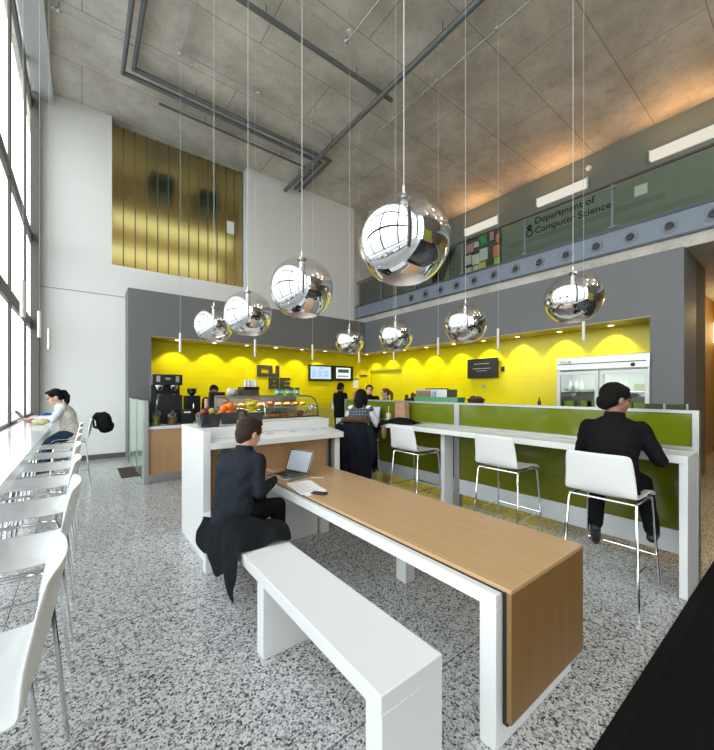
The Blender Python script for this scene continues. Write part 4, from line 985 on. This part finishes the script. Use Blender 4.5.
# the person in a plaid vest
def plaid():
    m, n, l, p = nt('plaid_cloth'); mp = mapping(n, l)
    cols = []
    for d in ('Y','Z'):
        w = n.new('ShaderNodeTexWave'); w.bands_direction = d; w.inputs['Scale'].default_value = 7; l.new(mp.outputs[0], w.inputs['Vector'])
        r = ramp(n, [(0,(.035,.04,.055)),(.86,(.035,.04,.055)),(.93,(.16,.17,.20))]); l.new(w.outputs['Fac'], r.inputs[0]); cols.append(r.outputs[0])
    c = mixc(n, l, cols[0], cols[1], 1.0, 'LIGHTEN'); l.new(c, p.inputs['Base Color']); p.inputs['Roughness'].default_value = .85; return m
whs = fabric('white_shirt', (.72,.72,.74), .05)
person('person in a plaid vest and white shirt at the far end of the counter', (3.27,4.21,0), math.radians(35),
  sit(.785, chest=(.05,0,1.16), neck=(.08,0,1.31), head=(.115,0,1.435), headyaw=.0, headpitch=.25, bulk=.92,
      shL=(.06,.15,1.255), shR=(.06,-.155,1.255), elL=(.17,.25,1.06), elR=(.13,-.24,1.03), wrL=(.38,.12,1.11), wrR=(.30,-.20,1.11), hdL=(1,-.3,-.05), hdR=(1,.3,-.05),
      knL=(.38,.12,.80), knR=(.38,-.12,.80), anL=(.34,.12,.40), anR=(.36,-.14,.34)),
  dict(skin=skin2, top=plaid(), sleeve_mat=whs, collar_mat=whs, legs=blk, hair=hair_b, style='bob', top_name='vest'), .97)
# the person at the window
def speck():
    m, n, l, p = nt('speckled_knit'); mp = mapping(n, l); v = n.new('ShaderNodeTexVoronoi'); v.inputs['Scale'].default_value = 38; l.new(mp.outputs[0], v.inputs['Vector'])
    r = ramp(n, [(0,(.22,.20,.17)),(.22,(.30,.28,.24)),(.30,(.66,.63,.55))]); l.new(v.outputs['Distance'], r.inputs[0]); l.new(r.outputs[0], p.inputs['Base Color']); p.inputs['Roughness'].default_value = .9; return m
person('person with a dark ponytail and speckled cream top at the window counter', (-.15,7.25,0), PI,
  sit(.785, chest=(.06,0,1.17), neck=(.12,0,1.325), head=(.185,0,1.44), headyaw=.1, headpitch=.38, bulk=1.0,
      shL=(.09,.15,1.265), shR=(.09,-.15,1.265), elL=(.20,.22,1.10), elR=(.20,-.20,1.10), wrL=(.45,.10,1.115), wrR=(.46,-.08,1.115), hdL=(1,-.2,-.05), hdR=(1,.1,-.05),
      knL=(.28,.11,.72), knR=(.28,-.11,.72), anL=(.26,.12,.38), anR=(.26,-.12,.38)),
  dict(skin=skin2, top=speck(), sleeve_mat=fabric('pale_blue_sleeve', (.62,.66,.74), .05), legs=dkb, hair=hair_b, style='pony', glasses=True), .97)
# staff
def stand(label, loc, yaw, hh, col, s=1.0, **kw):
    z = hh-.0
    J = dict(pelvis=(0,0,z-.66), chest=(.02,0,z-.30), neck=(.02,0,z-.13), head=(.04,0,z), hipL=(0,.085,z-.70), hipR=(0,-.085,z-.70), shL=(.01,.17,z-.20), shR=(.01,-.17,z-.20),
             elL=(.05,.22,z-.46), elR=(.05,-.22,z-.46), wrL=(.26,.16,z-.50), wrR=(.26,-.16,z-.50), knL=(.02,.09,(z-.70)*.55), knR=(.02,-.09,(z-.70)*.55), anL=(-.02,.09,.085), anR=(-.02,-.09,.085))
    J.update(kw); return person(label, loc, yaw, J, col, s)
stand('person in black with black hair behind the register monitor', (2.30,8.2,0), -PI/2, 1.53, dict(skin=skin3, top=blk, legs=blk, hair=hair_b, style='bun'), 1.0, headpitch=.4)
stand('person in black standing below the right menu screen', (5.35,7.7,0), 0.2, 1.62, dict(skin=skin3, top=blk, legs=blk, hair=hair_b, style='bun'), .95, headpitch=.2)
stand('person in black with a dark cap behind the partition near the yellow corner', (5.40,6.55,0), -2.2, 1.55, dict(skin=skin2, top=blk, legs=blk, hair=hair_b, style='short'), .95)
stand('person in a blue-grey shirt with brown ponytail behind the partition', (6.05,6.65,0), 2.6, 1.47, dict(skin=skin2, top=fabric('blue_grey_shirt', (.20,.24,.36)), legs=blk, hair=hair_l, style='pony'), .95)

# ------------------------------------------------------------------ things people use
def laptop(label, loc, rz, w=.34, d=.24, ang=105, z=0, scr=(.30,.33,.36), hh=.22):
    t = thing('laptop', label, 'laptop', loc, rz)   # screen hinge at +x, user at -x
    obj('base', bx(-d/2,-w/2,0,d/2,w/2,.018), M['steel'], t, bev=.003)
    obj('keyboard', bx(-d/2+.075,-w/2+.02,.018,d/2-.02,w/2-.02,.0205), M['black'], t)
    a = math.radians(ang-90); m4 = Matrix.Translation(V(d/2,0,.018)) @ Matrix.Rotation(a, 4, 'Y')
    l_ = obj('lid', MB().box(0,-w/2,0,.008,w/2,hh,m4), M['steel'], t, bev=.002)
    obj('bezel', MB().box(-.002,-w/2+.003,.003,0,w/2-.003,hh-.003,m4), M['black'], l_)
    obj('display', MB().box(-.003,-w/2+.015,.02,-.002,w/2-.015,hh-.015,m4), mat('display', scr, .25, emit=scr, estr=.12), l_)
    return t
laptop('open silver laptop on the far end of the oak table', (1.585,3.19,.703), math.radians(15), .33, .24, 112, hh=.235)
laptop('open laptop in front of the plaid-vested person', (3.74,4.52,1.06), math.radians(12), .32, .1, 100, scr=(.45,.52,.58), hh=.21)
laptop('open dark laptop by the window, before the ponytailed person', (-.60,7.36,1.06), PI, .30, .14, 125, scr=(.1,.1,.12), hh=.2)
def sheet(label, pts, z, grp=None):
    o = obj('paper_sheet', MB().prism(pts, z, z+.001), M['paper'], smooth=False); return tag(o, label, 'paper', grp)
ps = sheet('upper white printed sheet beside the phone on the oak table', [(1.47,2.96),(1.70,2.92),(1.615,2.52),(1.40,2.56)], .7045)
sheet('lower white sheet sticking out beneath the printed one on the oak table', [(1.45,2.92),(1.68,2.95),(1.64,2.56),(1.42,2.50)], .7032)
tx = MB()
for k in range(9):
    y = 2.90-.036*k; x0 = 1.46-.005*k; tx.box(x0,y-.004,.7056,x0+.12+.05*((k*7)%3)/2,y+.004,.7060)
obj('printed_text', tx, mat('faint_print', (.45,.30,.32), .6), ps)
t = thing('phone', 'black phone lying on the sheets at the table edge', 'phone', (1.535,2.50,.7058), math.radians(31.5))
obj('body', bx(-.032,-.065,0,.032,.065,.010), M['black'], t, bev=.004)
o = obj('pen', MB().tube([(0,0,0),(.13,.0,0)], .004), M['steel']); o.location = (1.74,3.00,.708); o.rotation_euler = (0,0,-.7); tag(o, 'thin silver pen beside the laptop on the oak table', 'pen')
# phone in a case under the laptop front
# coat on the bench
def drape(name, label, rows, m, sol=.012, disp=(.05,.10), cat='coat'):
    mb = MB().rings(rows, False, False); o = obj(name, mb, m, sub=2, sol=sol, disp=disp, origin=rows[0][0]); return tag(o, label, cat)
rows = []
ny = 20
for i in range(ny+1):
    v = i/ny; y = 2.26+v*.86; row = []
    top = .503+.10*math.sin(PI*min(1, v*1.35))*(1 if v < .6 else .75); bot = .20+.10*abs(math.sin(v*7))+(.05 if v > .85 else 0)
    xr = 1.16+(.05*math.sin(v*9)); 
    if v > .62: xr = 1.16-.42*(v-.62)/.38*.9
    for j in range(15):
        u = j/14
        if u < .5:
            q = u/.5; x = xr+(.805-xr)*q; z = top-(.045 if q < .15 else 0)+.030*math.sin(q*6+v*8)*(1-q)-(.03*q if v > .5 else .0)
            z = max(z, .503)
        else:
            q = (u-.5)/.5; x = .80-.045*math.sin(q*PI*.6)-.02*math.sin(v*14)*q; z = max(top-.02,.503)+(bot-max(top-.02,.503))*q
        row.append(V(x,y+.05*math.sin(u*5)*(.5-v),z))
    rows.append(row)
drape('black_coat', 'black coat heaped on the bench and hanging over its edge', rows, fabric('black_coat_cloth', (.012,.013,.015)), disp=(.055,.09))
# parka on the back of the stool
prk = fabric('dark_parka_cloth', (.012,.014,.020))
t = thing('fur_collar_coat', 'long dark parka with brown fur collar hung over the stool back', 'coat', (3.10,4.09,0), math.radians(35))
rows = []
for i in range(15):
    v = i/14; z = 1.10-v*.92; row = []
    hw = .21+.07*math.sin(min(1, v*2.2)*PI/2)-.03*v
    for j in range(17):
        u = -1+2*j/16; x = -.035-.05*math.sin(min(1, v*3)*PI/2)+.02*math.cos(u*13+v*3)*min(1, v*2)+.10*u*u; row.append(V(x, u*hw, z-.03*u*u*(1-v)+.03*math.sin(u*5)*v))
    rows.append(row)
obj('coat_back', MB().rings(rows, False, False), prk, t, sol=.03, sub=1, disp=(.03,.09))
for s in (-1, 1):
    obj('coat_sleeve', MB().chain([V(-.02,s*.23,1.02),V(-.06,s*.28,.85),V(-.07,s*.285,.68),V(-.06,s*.26,.55)], [.055,.065,.06,.05]), prk, t, remesh=.012, disp=(.03,.06))
obj('fur_collar', MB().chain([V(.02,-.19,1.10),V(-.035,-.12,1.13),V(-.05,0,1.135),V(-.035,.12,1.13),V(.02,.19,1.10)], [.035,.045,.045,.045,.035]), mat('brown_fur', (.12,.065,.03), .9, bump=1, bscale=300), t, remesh=.012, disp=(.03,.02))
# jacket on the right counter
rows = []
for i in range(15):
    v = i/14; y = 3.52+v*.62; row = []
    for j in range(11):
        u = j/10; x = 3.88-.33*u; z = 1.068+.075*math.sin(PI*min(1,max(0,v*1.05)))*math.sin(PI*min(1,u*1.1+.1)) ; 
        if v > .55 and u > .75: x = 3.51-.02*(u-.75); z = 1.07-.9*(u-.75)*(v-.5)*2*.5-(.0)
        row.append(V(x,y+.02*math.sin(u*9),z))
    rows.append(row)
drape('black_jacket', 'black jacket bundled on the right counter with a corner hanging down', rows, fabric('black_jacket_cloth', (.010,.010,.012)), sol=.014, disp=(.035,.06), cat='jacket')
hg = MB().prism([(4.25,1.06),(3.98,1.06),(4.06,.87)], 3.495, 3.515, 'yz')
tag(obj('jacket_sleeve_end', hg, bpy.data.materials['black_jacket_cloth'], bev=.006), 'black pointed cloth corner hanging from the counter edge', 'cloth')
# paper bag, cup, tray with food
t = thing('paper_bag', 'brown crumpled paper bag standing against the partition', 'bag', (3.80,3.84,1.06))
obj('bag_body', MB().prism([(-.11,0),(.11,0),(.10,.30),(-.08,.31),(-.10,.28)], -.055, .055, 'yz'), mat('kraft_paper', (.42,.24,.14), .8, vary=.3, vscale=12), t, bev=.01, disp=(.02,.06))
t = thing('iced_drink', 'clear cup with a white straw on the counter beside the paper bag', 'cup', (3.74,4.07,1.06)); obj('cup', MB().lathe([(.001,0),(.032,0),(.042,.13),(.038,.14),(.001,.142)], seg=18), mat('milky_cup', (.72,.62,.45), .3), t); obj('straw', MB().tube([(0,0,.13),(.01,.01,.24)], .004), M['paper'], t)
t = thing('food_tray', 'dark tray with orange snack in front of the plaid-vested person', 'tray', (3.66,4.28,1.06)); obj('tray', bx(-.09,-.13,0,.09,.11,.02), M['dark_brown'], t, bev=.006); obj('snack', MB().ell((0,-.03,.035), (.05,.06,.025)).ell((-.02,.05,.03), (.035,.04,.02)), mat('orange_snack', (.75,.20,.04), .6), t)
# brown handbag on her lap side
t = thing('tan_bag', 'tan leather bag at the hip of the plaid-vested person', 'bag', (3.52,3.93,.83)); obj('bag_body', MB().ell((0,0,.10), (.05,.03,.10)), mat('tan_leather', (.32,.16,.08), .5), t)
# window counter things
pcase = mat('patterned_pouch', (.42,.45,.22), .7)
n = pcase.node_tree.nodes; l = pcase.node_tree.links
mp = mapping(n, l); v = n.new('ShaderNodeTexVoronoi'); v.inputs['Scale'].default_value = 40; l.new(mp.outputs[0], v.inputs['Vector']); sc_ = n.new('ShaderNodeSeparateColor'); l.new(v.outputs['Color'], sc_.inputs[0])
r = ramp(n, [(0,(.60,.50,.20)),(.35,(.25,.45,.38)),(.65,(.55,.58,.30)),(.85,(.65,.35,.12))], 'CONSTANT'); l.new(sc_.outputs[0], r.inputs[0]); l.new(r.outputs[0], n['Principled BSDF'].inputs['Base Color'])
tag(obj('pencil_pouch', MB().ell((0,0,.045), (.10,.045,.045)), pcase, origin=(0,0,0)), 'green and yellow patterned pencil pouch on the window counter', 'pouch').location = (-.46,6.72,1.06)
tag(obj('blue_scarf', MB().chain([V(0,0,.05),V(-.08,.03,.07),V(-.17,.02,.05),V(-.24,0,.03)], [.045,.05,.045,.03]), fabric('blue_cloth', (.03,.07,.35)), remesh=.012, disp=(.04,.05)), 'bright blue scarf bundled on the window counter', 'scarf').location = (-.36,7.62,1.065)
tag(obj('red_purse', MB().ell((0,0,.04), (.05,.04,.035)), mat('red_purse', (.45,.10,.08), .5)), 'small red purse beside the blue scarf on the window counter', 'purse').location = (-.58,7.05,1.06)
# backpack on the far window stool
t = thing('backpack', 'black backpack hanging behind the ponytailed person', 'backpack', (.23,7.23,.90))
bp = fabric('backpack_cloth', (.012,.012,.013))
obj('pack_body', MB().ell((.06,0,.12), (.11,.19,.17)).ell((.12,0,.05), (.08,.16,.10)).ell((-.02,.0,.22), (.07,.15,.06)), bp, t, remesh=.012, disp=(.05,.07))
for s in (-1, 1): obj('strap', MB().tube([V(-.03,s*.10,.26),V(-.09,s*.10,.20),V(-.075,s*.10,.05),V(.0,s*.09,.02)], .014), bp, t)
# ------------------------------------------------------------------ light, camera
W = bpy.data.worlds.new('sky'); scn.world = W; W.use_nodes = True
n = W.node_tree.nodes; l = W.node_tree.links
bg = n['Background']; tc = n.new('ShaderNodeTexCoord'); sp_ = n.new('ShaderNodeSeparateXYZ'); l.new(tc.outputs['Generated'], sp_.inputs[0])
rp = ramp(n, [(.0, (.55,.56,.56)), (.48, (.80,.83,.85)), (.56, (.97,1,1)), (1, (.86,.93,1))]); mr = n.new('ShaderNodeMapRange'); mr.inputs[1].default_value = -1; mr.inputs[2].default_value = 1
l.new(sp_.outputs[2], mr.inputs[0]); l.new(mr.outputs[0], rp.inputs[0]); l.new(rp.outputs[0], bg.inputs[0]); bg.inputs[1].default_value = 2.75
# daylight portals at the window wall
ld = bpy.data.lights.new('window_portal', 'AREA'); ld.shape = 'RECTANGLE'; ld.size = 6.6; ld.size_y = 16.8; ld.cycles.is_portal = True
lo = bpy.data.objects.new('window_portal', ld); C.objects.link(lo); lo.location = (-.93,1.45,4.4); lo.rotation_euler = (0,-PI/2,0)
# unseen fill points added behind and above the camera, without fixtures
for k, (x, y) in enumerate(((3.0,-4),(6.0,-4),(9.0,-4),(4.6,-1.6),(7.6,-1.6))):
    ld = bpy.data.lights.new('hall_fill', 'POINT'); ld.energy = 30; ld.color = (1,.88,.72); ld.shadow_soft_size = .15
    lo = bpy.data.objects.new('hall_fill', ld); C.objects.link(lo); lo.location = (x,y,6.9)
ld = bpy.data.lights.new('corridor_light', 'POINT'); ld.energy = 22; ld.color = (1,.68,.32); ld.shadow_soft_size = .2
lo = bpy.data.objects.new('corridor_light', ld); C.objects.link(lo); lo.location = (11.4,.9,3.3)

cam = bpy.data.cameras.new('camera'); co = bpy.data.objects.new('camera', cam); C.objects.link(co); scn.camera = co
th = math.atan2(275, 358)
co.location = (0,0,1.55); co.rotation_euler = (PI/2, 0, -th)
cam.sensor_fit = 'HORIZONTAL'; cam.sensor_width = 36; cam.lens = 36*358/714; cam.shift_y = 15/714; cam.clip_start = .05; cam.clip_end = 200
scn.view_settings.view_transform = 'Standard'; scn.view_settings.look = 'None'; scn.view_settings.gamma = 1; scn.view_settings.use_curve_mapping = False
scn.view_settings.exposure = .72
scn.cycles.max_bounces = 10; scn.cycles.diffuse_bounces = 5; scn.cycles.transparent_max_bounces = 16; scn.cycles.glossy_bounces = 5
scn.cycles.sample_clamp_indirect = 6; scn.cycles.caustics_reflective = False; scn.cycles.caustics_refractive = False
